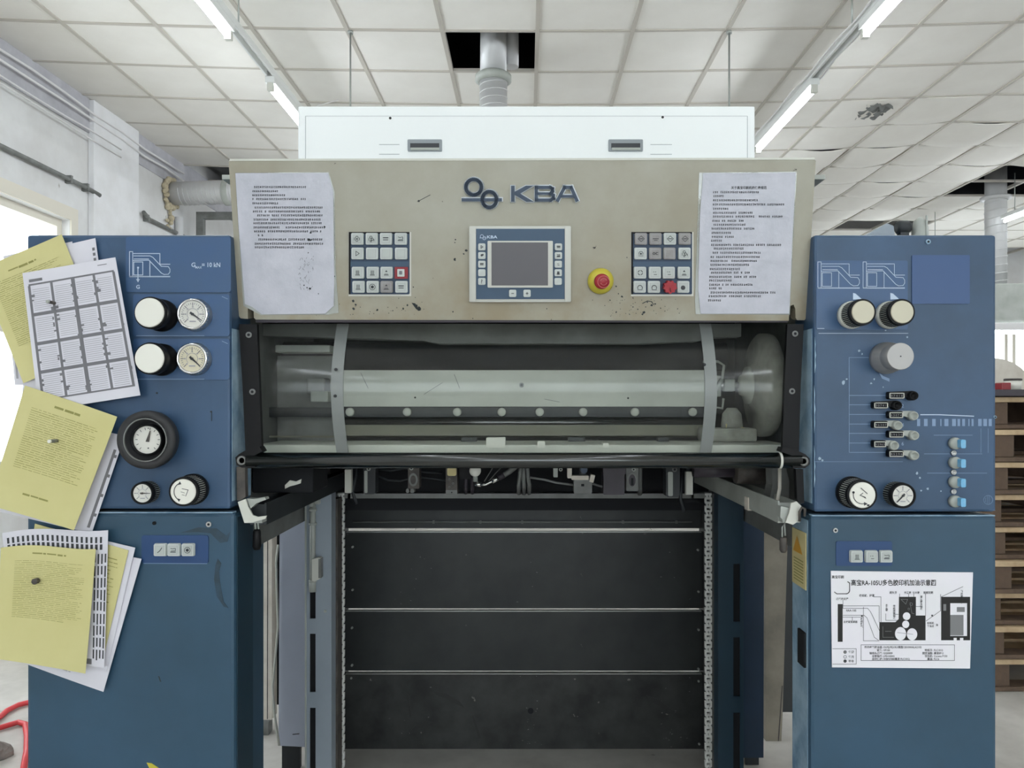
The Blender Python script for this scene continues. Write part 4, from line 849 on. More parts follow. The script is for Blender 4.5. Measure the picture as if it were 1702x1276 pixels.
# white cabinet on top
WB0 = 1.95
t = thing('dryer_cabinet', 'long white metal box standing on top of the panel housing', 'cabinet', (0, 2.3, HZ))
SB = Surf((0, WB0, 0), NY); wx0, wx1, wzt = WX(495, WB0), WX(1255, WB0), WZ(176, WB0)
build(MB().box(wx0, wx1, WB0, 2.75, HZ, wzt, bev=.004), 'cabinet_body', 'white_box', t)
mb = MB(); SB.rect(mb, 508.8, 194, 1241.2, 275, -.001, .003, 0); build(mb, 'front_panel', 'white_box', t)
mb = MB(); SB.line(mb, [(508, 275), (508, 193.3), (1242, 193.3), (1242, 275)], .9, .0008); build(mb, 'panel_seam', 'seam', t)
for cx in (706.5, 1039.5):
    p = V((0, 0, 0)); mb = MB(); SB.rect(mb, cx - 28.5, 233, cx + 28.5, 252.5, .002, .0065, 0, 1.5); h_ = build(mb, 'recessed_handle', 'seam', t, 'grey recessed pull')
    mb = MB(); SB.rect(mb, cx - 24, 239.5, cx + 24, 247, .006, .0072, 0); build(mb, 'handle_recess', 'ink', h_)
    mb = MB(); SB.rect(mb, cx - 23, 247, cx + 24, 251, .006, .0085, 0); build(mb, 'handle_lip', 'grey_lt', h_)
for cx, y in ((649, 197), (1101, 195.5)): mb = MB(); SB.disc(mb, cx, y, 2.2, .002, .0038, 0, 10); build(mb, 'plug_hole', 'black_ink', t)
for xa, xb in ((631, 664), (1081, 1116)):
    for y in (241, 257): mb = MB(); SB.line(mb, [(xa, y), (xb, y)], .8, .0036); build(mb, 'vent_slit', 'seam', t)
# ---------------------------------------------------------------- header control panel (leaning forward at the top)
SH = Surf((0, 1.64, WZ(265, 1.64)), (0, -(WZ(265, 1.64) - WZ(530, 1.70)), -.06))
hp = thing('header_panel', 'grey beige control panel across the top of the press, with keypads', 'control panel', (0, 1.70, WZ(532, 1.70)))
mb = MB(); SH.poly(mb, [(380, 269), (383, 265.5), (1352, 263.5), (1356, 267), (1340, 528), (1337, 532), (1325, 532), (1322.5, 528), (1322, 513), (1319, 506), (1314, 508), (1312, 514), (1311, 533), (425, 531), (422, 528), (421.5, 512), (418, 505), (413, 508), (412, 514), (412, 530), (400, 529), (397, 525)], -.035, 0)
build(mb, 'panel_face', 'beige', hp)
mb = MB(); SH.poly(mb, [(383, 264), (1353, 262), (1355, 265.5), (381, 267.5)], -.03, .0012); build(mb, 'top_edge', 'beige_lip', hp)
mb = MB(); SH.rect(mb, 424, 531.5, 1310, 536, -.03, -.004); build(mb, 'lower_gap', 'purple', hp)
build(MB().box(-.60, .585, 1.735, 1.85, 1.50, HZ - .011), 'panel_back_box', 'grey', hp)
# emblem and letters
lg = None
mb = MB()
def rl_(pts, w, closed=False): 
    SH.line(mb, [(x + .5, y - .6) for x, y in pts], w + 2.6, .0045, 1, closed, h0=0); SH.line(mb, pts, w, .0075, 0, closed, h0=.004)
rl_([(787.5 + 12.8 * math.cos(a), 311.5 + 12.8 * math.sin(a)) for a in [k * PI / 14 for k in range(28)]], 5.4, True)
rl_([(813.5 + 11.8 * math.cos(a), 332 + 13 * math.sin(a)) for a in [k * PI / 14 for k in range(28)]], 5.4, True)
rl_([(770, 332.3), (832, 332.3)], 5.2); build(mb, 'emblem', ['logo', 'logo_side'], hp, 'raised emblem of two linked rings on a bar')
for pts, cl, nm in (([(852.3, 311), (852.3, 333.5)], 0, 'K'), (None, 0, 'B'), (None, 0, 'A')):
    mb = MB()
    if nm == 'K':
        kp = [(849.5, 309), (855.5, 309), (855.5, 319), (874, 309), (886.5, 309), (864.5, 322), (887, 335.5), (875, 335.5), (855.5, 324), (855.5, 335.5), (849.5, 335.5)]
        SH.line(mb, kp, 2.6, .0045, 1, True, h0=0); SH.poly(mb, kp, .004, .0075, 0)
    elif nm == 'B':
        rl_([(891.2, 311.8), (914, 311.8), (918, 314), (918, 318.5), (915, 321.8), (919.5, 325), (919.5, 330), (915, 332.8), (891.2, 332.8)], 5.2, True); rl_([(892, 322), (914, 322)], 4)
    else:
        rl_([(926.8, 333), (938, 311.8), (949, 311.8), (958.3, 333)], 5.4); rl_([(933, 326.5), (953, 326.5)], 4.4)
    build(mb, 'raised_letter', ['logo', 'logo_side'], hp)
def header_keypad(x0, x1, y0, y1, icons, xs, ys, lab, special):
    mb = MB(); SH.rect(mb, x0 - .5, y0, x1 + 2.5, y1 + 3, -.001, .0012, 1); SH.rect(mb, x0, y0, x1, y1, .001, .002, 0, 2)
    SH.poly(mb, [(x0, y0), (x1, y0), (x1, y0 + 3), (x0 + 3, y0 + 3), (x0 + 3, y1), (x0, y1)], .0018, .0024, 2)
    SH.rect(mb, x0 + 3, y0 + 49, x1 - 1, y0 + 57.5, .0018, .0026, 3)
    k = build(mb, 'keypad', ['keypad', 'beige_lip', 'black', 'hmi_blue'], hp, lab)
    for r in range(4):
        for c in range(4):
            ic, m = icons[r][c]; cx, cy = xs[r][c], ys[r]
            if ic == 'redkey':
                mb = MB(); SH.rect(mb, cx - 10.5, cy - 9.5, cx + 11.5, cy + 10, .0015, .005, 0, 1); SH.rect(mb, cx - 5.5, cy - 6, cx + 6, cy + 6.5, .0045, .0085, 1, 1); SH.rect(mb, cx - 2.5, cy - 3, cx + 2.5, cy + 3, .008, .009, 2, 1)
                build(mb, 'red_key', ['redbox', 'key', 'grey_ink'], k, 'red key with small pale cap')
            elif ic == 'redknob':
                s = 1.67 / F; Bk = SH(cx, cy, .002); mb = MB(); mb.gear(Bk, SH.n, 11 * s, 9.4 * s, 9, 0, .022, 0); SH.line(mb, [(cx, cy - 8), (cx, cy + 8)], 2.2, .024, 1, h0=.02)
                build(mb, 'red_switch', ['red', 'cream_w'], k, 'red rotary switch with white pointer')
            else: key(k, SH, cx, cy, 10.2, 9.8, ic, m, 'key', h=.008, hb=.002, im=('key_in' if m == 'key' else 'key_grey'))
    return k
K_, G_ = 'key', 'key_grey'
ya = [397, 421.3, 453, 476.5]
header_keypad(580, 681, 385.5, 489, [[('rolls', K_), ('rolls2', K_), ('wide', K_), ('pages', K_)], [('tri', K_), ('', K_), ('', K_), ('', K_)], [('stack', K_), ('stack', K_), ('up', K_), ('redkey', 0)], [('stack', K_), ('dot', K_), ('up', G_), ('wide', K_)]],
              [[595, 619, 642.5, 667], [595.5, 619.5, 643, 667.5], [596, 620.5, 643.5, 667], [597, 620.5, 643.5, 668]], ya, 'left keypad of sixteen keys with one red key', 0)
header_keypad(1049, 1150, 385.5, 489, [[('diamond', G_), ('arrows', G_), ('diamond', K_), ('diamond', G_)], [('bell', K_), ('link', G_), ('', G_), ('rolls2', K_)], [('cross4', K_), ('face', K_), ('face', K_), ('up', K_)], [('turn', K_), ('turn', K_), ('redknob', 0), ('smudge', K_)]],
              [[1064.5, 1088.5, 1112.5, 1137], [1064, 1088, 1111.5, 1136.5], [1063, 1087.5, 1110.5, 1135.5], [1062.5, 1086, 1111, 1134.5]], ya, 'right keypad of sixteen keys with a red switch', 0)
# touch display
mb = MB(); SH.rect(mb, 780.5, 376, 948.5, 501.5, -.001, .010, 0, 2); SH.rect(mb, 783, 378, 791.5, 500, .009, .013, 0, 2); SH.rect(mb, 938.5, 378, 946.5, 500, .009, .013, 0, 2)
td = build(mb, 'display_unit', 'hmi_bezel', hp, 'operator display with silver bezel and blue front')
mb = MB(); SH.rect(mb, 792, 380.5, 938, 496.5, .009, .012, 0); build(mb, 'display_front', 'hmi_blue', td)
mb = MB()
for cx, cy, r in ((801.5, 393, 2.7), (805.5, 396, 2.7)): SH.circle(mb, cx, cy, r, .9, .0125, 0, 12)
SH.line(mb, [(798, 395.6), (808, 395.6)], .8, .0125); SH.text(mb, 'KBA', 810, 396.3, 6.8, .0125, 0, 'L', 1.35); build(mb, 'display_print', 'white_line', td)
mb = MB(); SH.rect(mb, 811, 400.5, 918.5, 477.5, .011, .016, 0, 1.5); build(mb, 'screen_bezel', 'hmi_bezel', td)
mb = MB(); SH.rect(mb, 817.5, 403, 910.5, 474, .0155, .0164, 0); build(mb, 'screen', 'screen', td, 'switched-off grey screen')
for r, ics in enumerate((('tri', 'wide'), ('globe', 'pages'), ('wide', 'face'), ('', 'stack'), ('ask', ''))):
    for cx, ic in ((801.5, ics[0]), (927.8 - r * .15, ics[1])): key(td, SH, cx, 410.5 + r * 14.2, 6, 5.8, ic, 'key' if (r + cx) % 3 else 'key_grey', 'key', inset=False, h=.005, hb=.012)
key(td, SH, 852.3, 487, 6, 6, 'minus', 'key', 'key', inset=False, h=.005, hb=.012); key(td, SH, 876, 487, 6, 6, 'plus', 'key', 'key', inset=False, h=.005, hb=.012)
s = 1.68 / F; Bk = SH(998, 467, 0); es = build(MB().lathe(Bk, SH.n, [(21.5 * s, -.001), (21.5 * s, .006), (19 * s, .012), (15 * s, .018), (12 * s, .019)], 36), 'emergency_stop', 'yellow', hp, 'red emergency stop button on a yellow base')
hd = build(MB().lathe(Bk, SH.n, [(8 * s, .016), (8 * s, .024), (12.5 * s, .026), (12.5 * s, .034), (10 * s, .038), (1e-4, .0385)], 30), 'stop_button', 'red', es)
mb = MB(); SH.circle(mb, 1000.5, 467.5, 5.2, 1, .0392, 0, 12, 20, 150); SH.circle(mb, 1000.5, 467.5, 5.2, 1, .0392, 0, 12, 200, 330); SH.circle(mb, 1000.5, 467.5, 9.6, .9, .0388, 0, 20); build(mb, 'stop_arrows', 'stop_mark', es)
# ink splashes and scratches on the panel
mb = MB(); rr = random.Random(11)
def blob(S, mb, x, y, r, h=.0006, mi=0, n=7, e=1.0):
    S.poly(mb, [(x + r * rr.uniform(.55, 1.3) * math.cos(a) * e, y + r * rr.uniform(.55, 1.3) * math.sin(a)) for a in [2 * PI * k / n for k in range(n)]], 0, h, mi)
for x, y, r in ((587, 500, 2.4), (591, 506, 1.8), (588, 513, 2.2), (627, 515, 2), (653, 516, 1.2), (670, 513, 1.8), (692, 508, 3), (697, 513, 4), (677, 507, 1.6), (775, 416, 2.6), (771, 422, 1.6), (756, 431, 2.4), (757, 398, 1.2), (753, 518, 1.2), (786, 529, 1.1), (756, 403, 1), (665, 420, 1), (1034, 493, 2), (1014, 499, 1.2), (1042, 428, 1), (1024, 519, 1), (687, 477, 1),
                (1070, 519, 2.4), (1068, 522, 1.6), (1083, 507, 2), (1076, 502, 1.4), (1089, 505, 1.4), (1052, 510, 1.3), (1060, 514, 1.2), (1098, 512, 1), (1073, 510, 1), (1105, 517, 1), (1126, 513, .9), (1046, 522, .8), (1052, 495, .9), (1024, 476, 1.4), (1028, 488, 1), (909, 513, 1), (696, 334, 2)): blob(SH, mb, x, y, r)
for k in range(70): blob(SH, mb, rr.choice([rr.gauss(1085, 34), rr.gauss(640, 45), rr.gauss(1030, 20)]), rr.uniform(494, 526), rr.uniform(.4, .9), n=5)
SH.line(mb, [(1068, 504), (1076, 500), (1083, 501), (1086, 506)], 1.3, .0008); SH.line(mb, [(694, 335), (715, 324)], 1, .0008); SH.poly(mb, [(684, 503), (690, 504), (698, 515), (692, 514)], 0, .0006)
build(mb, 'ink_splatter', 'stain', hp, 'dried black ink splashes', kind='stuff')
# laminated notices on the panel
def notice(name, label, outline, pap, lines, title=None, seed=1, edge=None):
    mb = MB()
    if edge: SH.poly(mb, edge, .0008, .0015); 
    t = None
    mb2 = MB(); SH.poly(mb2, outline, .0014, .003)
    o = setp(build(mb2, name, pap), label, 'notice')
    if edge: build(mb, 'laminate_margin', 'lam_edge', o)
    r = random.Random(seed); pr = MB()
    for x0, x1, y in lines: SH.mush(pr, x0, x1, y, 3.4, .0034, 0, .06, r)
    if title: SH.text(pr, *title)
    build(pr, 'notice_print', 'ink', o); return o
l1 = [(423, 509, 311), (420, 461, 318), (420, 474, 324.5), (420, 507, 331), (420, 461, 338), (424, 535, 345), (421, 533, 351.5), (428, 535, 358), (422, 533, 365), (422, 535, 371), (422, 540, 378), (423, 535, 384.5), (429, 436, 391), (430, 536, 398), (424, 537, 405), (424, 507, 411)]
n1 = notice('laminated_notice', 'wrinkled white notice at the left of the beige panel, lower half smudged', [(392, 288), (545.5, 287.5), (554, 318), (556, 470), (555, 508), (541, 521), (436, 522), (420, 510), (408, 505), (397, 370)], 'paper_lam', l1, None, 4,
            [(391, 287), (546.5, 286.5), (556, 318), (558, 440), (563, 520), (553, 521), (545, 523), (434, 523.5), (405, 508), (396, 370)])
mb = MB(); rr = random.Random(21)
for x, y, r in ((514, 398, 2.4), (517, 399, 1.6), (515, 405, 1.2), (540, 377, 1.5), (517, 387, 1.6), (513, 420, 1), (516, 479, 1.8), (506, 474, 1.4), (511, 478, 1.2), (500, 462, .9), (498, 447, .8), (530, 488, 1), (557, 459, 1.3)): 
    SH.poly(mb, [(x + r * rr.uniform(.55, 1.3) * math.cos(a), y + r * rr.uniform(.55, 1.3) * math.sin(a)) for a in [2 * PI * k / 7 for k in range(7)]], .003, .0036)
for k in range(40):
    x, y = rr.uniform(498, 522), rr.uniform(425, 482); SH.line(mb, [(x, y), (x + rr.uniform(-2, 2), y + rr.uniform(1, 4))], .4, .0035)
build(mb, 'ink_smudge', 'stain', n1)
l2 = [(1184, 1259, 319.6), (1185, 1201, 326), (1184, 1256, 333), (1184, 1301, 340), (1184, 1208, 347), (1184, 1252, 353.7), (1184, 1299, 360), (1183, 1235, 367), (1182, 1237, 373.5), (1182, 1254, 380), (1182, 1213, 387), (1182, 1219, 393.6), (1181, 1197, 400), (1181, 1296, 407), (1182, 1233, 413), (1181, 1262, 420), (1180, 1261, 427), (1180, 1257, 433.5), (1180, 1244, 440), (1179, 1227, 447), (1178, 1243, 453), (1178, 1256, 460), (1178, 1213, 466), (1178, 1248, 473), (1178, 1197, 479), (1177, 1288, 486), (1177, 1265, 492), (1176, 1196, 499)]
notice('laminated_notice', 'white laminated notice full of print at the right of the beige panel', [(1168, 288), (1322, 287), (1316, 400), (1311, 521), (1164, 521), (1160, 480), (1163, 360)], 'paper_lam', l2, ('关于高宝印刷机的保养规范', 1244, 314.2, 5.6, .0034, 0, 'C', .88), 9,
       [(1162, 287), (1324, 285.5), (1318, 400), (1312.5, 523), (1156, 522), (1155, 500), (1159, 370)])
# ---------------------------------------------------------------- clear guard and its handle bar
gd = thing('safety_guard', 'curved clear guard between black side plates below the beige panel', 'guard', (0, 1.74, WZ(755, 1.78)))
SG = Surf((0, 1.68, 0), NY)
mb = MB(); SG.poly(mb, [(397, 538.5), (427, 538.5), (431, 640), (436, 770), (408, 752), (403, 640)], -.012, 0); sp = build(mb, 'side_plate', 'black', gd); screw(sp, SG, 414, 556.5, 5, m='grey'); screw(sp, SG, 420, 651, 5, m='grey')
mb = MB(); SG.poly(mb, [(1309, 538.5), (1336, 538.5), (1331, 640), (1328, 752), (1300, 765), (1304, 640)], -.012, 0); sp = build(mb, 'side_plate', 'black', gd); screw(sp, SG, 1321, 554.5, 5, m='grey'); screw(sp, SG, 1316, 650, 5, m='grey')
gzt, gzb = WZ(538, 1.775), WZ(757, 1.775)
def gy_(v): return 1.776 - .056 * math.sin(PI * min(1, max(0, v)))
def gp(xl, xr, dy):
    return lambda u, v: V((xl + (xr - xl) * u, gy_(v) + dy, gzt + (gzb - gzt) * v))
build(MB().sheet(gp(-.612, .592, 0), gp(-.612, .592, .003), 1, 24), 'clear_cover', 'acrylic', gd)
for xc in (-.4225, .4115): 
    build(MB().sheet(gp(xc - .0135, xc + .0135, -.0035), gp(xc - .0135, xc + .0135, -.0005), 1, 24), 'cover_strap', 'strap', gd)
for x, y in ((559, 614), (558, 658), (1170, 606)): 
    v = .5; p = W(x, y, 1.72); mb = MB().lathe(p + V((0, -.0028, 0)), NY, [(.0035, 0), (.0035, .003), (1e-4, .004)], 10); build(mb, 'strap_screw', 'ink', gd)
build(MB().box(-.612, .592, 1.765, 1.785, gzb - .012, gzb), 'lower_edge', 'black', gd)
YH = 1.62; zh = WZ(765, YH)
hb = thing('guard_handle', 'black tubular handle bar across the front of the press', 'handle', (0, YH, zh - .02))
build(MB().cyl((WX(412, YH), YH, zh), (WX(1330, YH), YH, zh), .0165, n=24), 'handle_tube', 'black_bar', hb)
SL = Surf((0, YH - .012, 0), NY)
for sx, cx, cy, pts in ((-1, 402, 765, [(391, 760), (397, 754.5), (412, 746), (431, 742), (436, 750), (424, 756), (424, 777), (402, 777), (393, 773)]), (1, 1335.5, 766.5, [(1301, 743), (1318, 745), (1339, 755), (1346, 762), (1346, 771), (1338, 778), (1318, 778), (1316, 757), (1298, 750)])):
    mb = MB(); SL.poly(mb, pts, -.03, 0); e_ = build(mb, 'handle_bracket', 'black', hb)
    s = YH / F; build(MB().lathe(SL(cx, cy), NY, [(7.6 * s, 0), (7.6 * s, .003), (5 * s, .003), (4.2 * s, -.003), (1e-4, -.003)], 20), 'pivot_bolt', 'grey', e_)
build(MB().lathe((WX(1294, YH), YH, zh), (1, 0, 0), [(.0169, 0), (.0172, .001), (.0172, .004), (.0169, .005)], 24), 'tape_ring', 'cream_w', hb)
# ---------------------------------------------------------------- gripper units and hoses in the gap under the handle
def unit(name, label, cat, px0, px1, py0, py1, Y, d, m, group=None, rr_=2.0, extra=None):
    """a block hanging from the cross bar, its front face filling the pixel box at depth Y"""
    S = Surf((0, Y, 0), NY); t = thing(name, label, cat, W((px0 + px1) / 2, py1, Y), group)
    mb = MB(); S.rect(mb, px0, py0, px1, py1, -d, 0, 0, rr_); build(mb, 'block_body', m, t)
    mb = MB(); S.rect(mb, (px0 + px1) / 2 - 5, CY + (CZ - 1.1695) * F / Y, (px0 + px1) / 2 + 5, py0 + 2, -d * .7, -d * .3, 0); build(mb, 'hanger', 'dark', t)
    if extra: extra(t, S)
    return t
def bolt(t, S, x, y, r=3.2, m='grey_lt'): screw(t, S, x, y, r, .004, m, 'bolt')
def oval(S, mb, cx, cy, rx, ry, h0, h1, mi=0): S.poly(mb, [(cx + rx * math.cos(k * PI / 9), cy + ry * math.sin(k * PI / 9)) for k in range(18)], h0, h1, mi)
GR = 'gripper blocks under the guard'
def ex1(t, S): mb = MB(); S.rect(mb, 606, 782, 611, 819, 0, .004, 0, 1); build(mb, 'worn_edge', 'grey_lt', t); bolt(t, S, 613, 779)
unit('gripper_block', 'dark rounded gripper block, leftmost in the gap under the handle', 'gripper', 604, 624, 775, 821, 2.25, .05, 'dark', GR, 4, ex1)
def ex2(t, S): mb = MB(); oval(S, mb, 687, 797, 7.5, 11, 0, .003); oval(S, mb, 687, 797, 4.5, 7.5, .002, .005, 1); build(mb, 'oval_plate', ['grey', 'brown'], t); bolt(t, S, 684, 778); mb = MB(); S.rect(mb, 675, 812, 680, 819, -.03, .002, 0, 2); S.rect(mb, 682, 812, 688, 819, -.03, .002, 0, 2); build(mb, 'hose_stub', 'grey', t)
unit('gripper_block', 'greyish gripper block with an oval plate, second from the left', 'gripper', 678, 697, 774, 812, 2.25, .04, 'brown', GR, 2, ex2)
def ex3(t, S): 
    for x, y in ((747, 796), (753, 803), (747, 809)): bolt(t, S, x, y, 1.6, 'grey')
    mb = MB(); S.rect(mb, 741, 814, 760, 822, 0, .003, 0, 1); build(mb, 'foot_plate', 'grey', t); bolt(t, S, 751, 818, 1.2, 'void')
    mb = MB(); S.rect(mb, 744, 776, 759, 790, 0, .012, 0, 3); build(mb, 'clamp', 'label_y', t, 'yellowish worn clamp')
unit('gripper_block', 'brown oily gripper block with a yellowish clamp', 'gripper', 741, 760, 776, 822, 2.24, .05, 'brown', GR, 1, ex3)
t = unit('solenoid_valve', 'small black valve box with two grey hoses, left of the white cap', 'valve', 765, 783, 774, 796, 2.22, .04, 'black', None, 1)
for x, m in ((774, 'purple'), (785, 'purple')): build(MB().tube([W(x, 792, 2.23), W(x + .3, 806, 2.235), W(x, 819.5, 2.26)], .0055, 8), 'hose', m, t)
t = thing('valve_plunger', 'bright round plunger on a stem under the black handle', 'cap', W(790, 797, 2.2)); B = W(790, 782, 2.2)
build(MB().lathe(B, NY, [(.0165, 0), (.0165, .008), (.013, .014), (1e-4, .016)], 22), 'cap_disc', 'knob_w', t); build(MB().cyl(W(790, 790, 2.21), W(790, 800, 2.21), .007, n=10), 'cap_stem', 'grey_lt', t); build(MB().cyl(W(790, 782, 2.2), W(790, 782, 2.3), .006, n=8), 'cap_pin', 'grey', t)
t = thing('air_hose', 'bright metal elbow and grey hose rising to the right under the handle', 'hose', W(802, 805, 2.2))
build(MB().cyl(W(790, 803.5, 2.2), W(800, 805.5, 2.2), .0075, n=10), 'hose_nut', 'chrome', t); build(MB().tube([W(799, 805.5, 2.2), W(807, 805, 2.2), W(815, 801, 2.2), W(821, 798, 2.2)], .0042, 8), 'metal_elbow', 'chrome', t)
build(MB().cyl(W(818, 800, 2.2), W(828, 794, 2.2), .0075, n=10), 'hose_nut', 'chrome', t); build(MB().cyl(W(828, 794, 2.2), W(838, 789, 2.2), .0085, n=10), 'hose_sleeve', 'purple', t); build(MB().tube([W(836, 790, 2.2), W(846, 784, 2.2), W(856, 776, 2.21), W(862, 764, 2.22)], .008, 8), 'rubber_hose', 'grey', t)
for n, (x, b) in enumerate(((864, -2), (870, 1), (877, 3))):
    setp(build(MB().tube([W(x - b * .4, 770, 2.29), W(x, 790, 2.27), W(x + b, 806, 2.28), W(x + b * .8, 820, 2.40)], .0062, 8), 'hanging_hose', 'grey'), ('left', 'middle', 'right')[n] + ' of three grey hoses hanging at the middle of the gap', 'hose', 'three hanging hoses')
unit('small_fitting', 'little pale hook-shaped fitting right of the three hoses', 'fitting', 920, 927, 776, 793, 2.22, .03, 'grey_lt', None, 1, lambda t, S: bolt(t, S, 932, 780, 3))
def ex4(t, S):
    mb = MB(); S.rect(mb, 943, 776, 950, 794, -.02, .012, 0, 1); S.rect(mb, 950, 790, 978, 797, -.02, .008, 0, 1); build(mb, 'valve_flange', 'cream_post', t, 'pale worn flange')
    mb = MB(); S.disc(mb, 970, 780, 6, -.02, .012, 0, 14); build(mb, 'valve_knob', 'keypad', t); mb = MB(); S.rect(mb, 966, 804, 971, 808, 0, .001); build(mb, 'valve_hole', 'void', t)
    mb = MB(); S.poly(mb, [(982, 788), (989, 790), (986, 802), (979, 800)], -.02, .004); build(mb, 'side_lever', 'cream_post', t)
unit('valve_block', 'grey valve block with a pale flange right of the hoses', 'valve', 954, 984, 797, 820, 2.24, .05, 'grey', None, 2, ex4)
def ex5(t, S): mb = MB(); S.rect(mb, 1002, 776, 1040, 788, 0, .006, 0, 1); build(mb, 'cover_flap', 'purple', t)
unit('motor_box', 'dark plum box, the widest unit in the gap', 'box', 1003, 1038, 776, 822, 2.22, .06, 'purple', None, 1, ex5)
def ex6(t, S): mb = MB(); oval(S, mb, 1050.5, 798, 8.2, 13, 0, .003); oval(S, mb, 1050.5, 798, 5.6, 10, .002, .004, 1); S.rect(mb, 1048.5, 794, 1052.5, 806, .003, .005, 2); build(mb, 'oval_plate', ['grey', 'purple', 'void'], t); bolt(t, S, 1053, 780)
unit('gripper_block', 'gripper block with a slotted oval plate beside the plum box', 'gripper', 1041, 1061, 775, 816, 2.25, .04, 'grey', GR, 2, ex6)
setp(build(MB().tube([W(1064, 770, 2.3), W(1063, 800, 2.3), W(1063.5, 820, 2.42)], .008, 8), 'hanging_hose', 'grey'), 'single grey hose right of the slotted oval plate', 'hose')
def ex7(t, S): mb = MB(); S.rect(mb, 1110, 784, 1118, 824, 0, .004, 0, 2); build(mb, 'worn_edge', 'grey_lt', t); bolt(t, S, 1121, 780, 4, 'grey')
unit('gripper_block', 'rounded gripper block with a pale worn edge, rightmost in the gap', 'gripper', 1107, 1130, 775, 826, 2.22, .05, 'dark', GR, 4, ex7)
for x0, x1, y0, y1, l in ((573, 583.5, 780, 819, 'left'), (1140.5, 1151.5, 784, 822, 'right')):
    mb = MB(); S22 = Surf((0, 2.2, 0), NY); S22.rect(mb, x0, y0, x1, y1, -.02, 0, 0, .5); o = thing('sheet_guide', 'upright cream strip at the %s end of the gap' % l, 'guide strip', W((x0 + x1) / 2, y1, 2.2)); build(mb, 'guide_strip', 'cream_w', o)
    mb = MB(); S22.rect(mb, (x0 + x1) / 2 - 3, 745, (x0 + x1) / 2 + 3, y0 + 3, -.04, -.02); build(mb, 'guide_holder', 'dark', o)
for a, l in (((586, 826, 593, 838, 592, 790), 'left'), ((1131, 836, 1137, 850, 1133, 800), 'right')):
    setp(build(MB().tube([W(a[4], 770, 2.26), W(a[4], a[5], 2.24), W(a[0], a[1] - 8, 2.22), W(a[2], a[3], 2.22)], .005, 6), 'guide_finger', 'dark'), 'thin dark finger hanging at the %s end of the gap' % l, 'finger')
rr = random.Random(8)
for n, pts in enumerate(([(618, 786), (645, 798), (665, 799), (690, 792), (720, 795), (752, 800)], [(625, 779), (650, 782), (672, 778), (705, 784), (735, 786)], [(880, 793), (905, 797), (925, 802), (955, 806)], [(980, 802), (992, 806), (1006, 810)], [(812, 800), (824, 786), (838, 772)], [(805, 800), (815, 784), (822, 772)])):
    lb_ = ('dark cable sagging between the left gripper blocks', 'thin cable running above the left gripper blocks', 'pale thin cable running left of the valve block', 'pale short cable from valve block to plum box', 'fine wire fanning up beside the metal elbow', 'second fine wire fanning up from the white cap')[n]
    setp(build(MB().tube([W(x, y, 2.32 if n < 2 else 2.26) for x, y in pts], .0036 if n < 4 else .0015, 6), 'machine_cable', 'grey' if n > 1 else 'dark'), lb_, 'cable')
# ---------------------------------------------------------------- pit under the housing: shield slats, uprights, chains
YS = 2.88; SS = Surf((0, YS, 0), NY)
xl, xr = WX(572, YS), WX(1169, YS)
sh = thing('rear_shield', 'dark sheet-metal shield of stacked slats at the back of the opening', 'shield', (0, YS, 0))
rows = [(829, 880, 'slat', .03), (883.5, 1011, 'slat', 0), (1014, 1114, 'slat', -.004), (1117, 1246, 'slat_low', -.008)]
for y0, y1, m, dy in rows:
    z0, z1 = WZ(y1, YS), WZ(y0, YS); z0 = max(z0, .004)
    sl_ = build(MB().box(xl, xr, YS + dy, YS + dy + .02, z0, z1, bev=.002), 'slat', m, sh)
    if dy < .02: build(MB().box(xl + .01, xr - .01, YS + dy - .012, YS + dy + .004, z1 - .001, z1 + .0025), 'slat_lip', 'edge', sh)
build(MB().cyl((xl + .03, YS + .01, WZ(868, YS)), (xr - .04, YS + .01, WZ(868, YS)), .003, n=8), 'cross_rod', 'grey', sh)
for x in (720, 798, 868, 1036, 1125): build(MB().box(WX(x, YS) - .004, WX(x, YS) + .004, YS + .004, YS + .02, WZ(868, YS) - .005, WZ(868, YS) + .005), 'rod_clip', 'grey', sh)
for x, y in ((1159, 913), (1160, 982), (1160, 1045), (1160, 1110), (1160, 1130), (1161, 1234), (587, 908), (587, 979), (586, 1042), (586, 1104), (585, 1125)): 
    mb = MB(); SS.disc(mb, x, y, 1.8, .004, .014, 0, 8); build(mb, 'rivet', 'grey_lt', sh)
S4 = Surf((0, YS - .008, 0), NY); mb = MB(); S4.disc(mb, 882, 1181, 5, 0, .0008, 0, 10); build(mb, 'drain_hole', 'void', sh)
mb = MB(); rr = random.Random(2)
S4.poly(mb, [(721, 1148), (742, 1152), (765, 1166), (772, 1176), (758, 1170), (740, 1160), (724, 1154)], 0, .0006)
S4.poly(mb, [(676, 1154), (679, 1154), (684, 1190), (681, 1192)], 0, .0006); S4.poly(mb, [(674, 1222), (690, 1206), (706, 1198), (722, 1200), (708, 1204), (692, 1212)], 0, .0006)
S4.poly(mb, [(784, 1188), (788, 1190), (800, 1226), (795, 1226)], 0, .0006); S4.poly(mb, [(1074, 1155), (1095, 1162), (1118, 1180), (1100, 1176), (1080, 1164)], 0, .0006); build(mb, 'rub_mark', 'rub', sh, kind='stuff')
mb = MB()
for k in range(60): x, y = rr.choice([rr.uniform(640, 720), rr.uniform(860, 900), rr.uniform(1080, 1150)]), rr.choice([rr.uniform(915, 1005), rr.uniform(1120, 1240), rr.uniform(1190, 1240)]); SS.poly(mb, [(x + rr.uniform(-2, 2), y + rr.uniform(-1, 1)) for q in range(4)], .0085, .009)
build(mb, 'dust_speck', 'grey', sh, kind='stuff')
pw = thing('pit_side_wall', 'dark greenish side wall of the opening, left of the slats', 'panel', (xl - .01, 2.7, 0)); build(MB().box(xl - .02, xl - .002, 2.56, 2.96, 0, .945), 'wall_sheet', 'dark', pw)
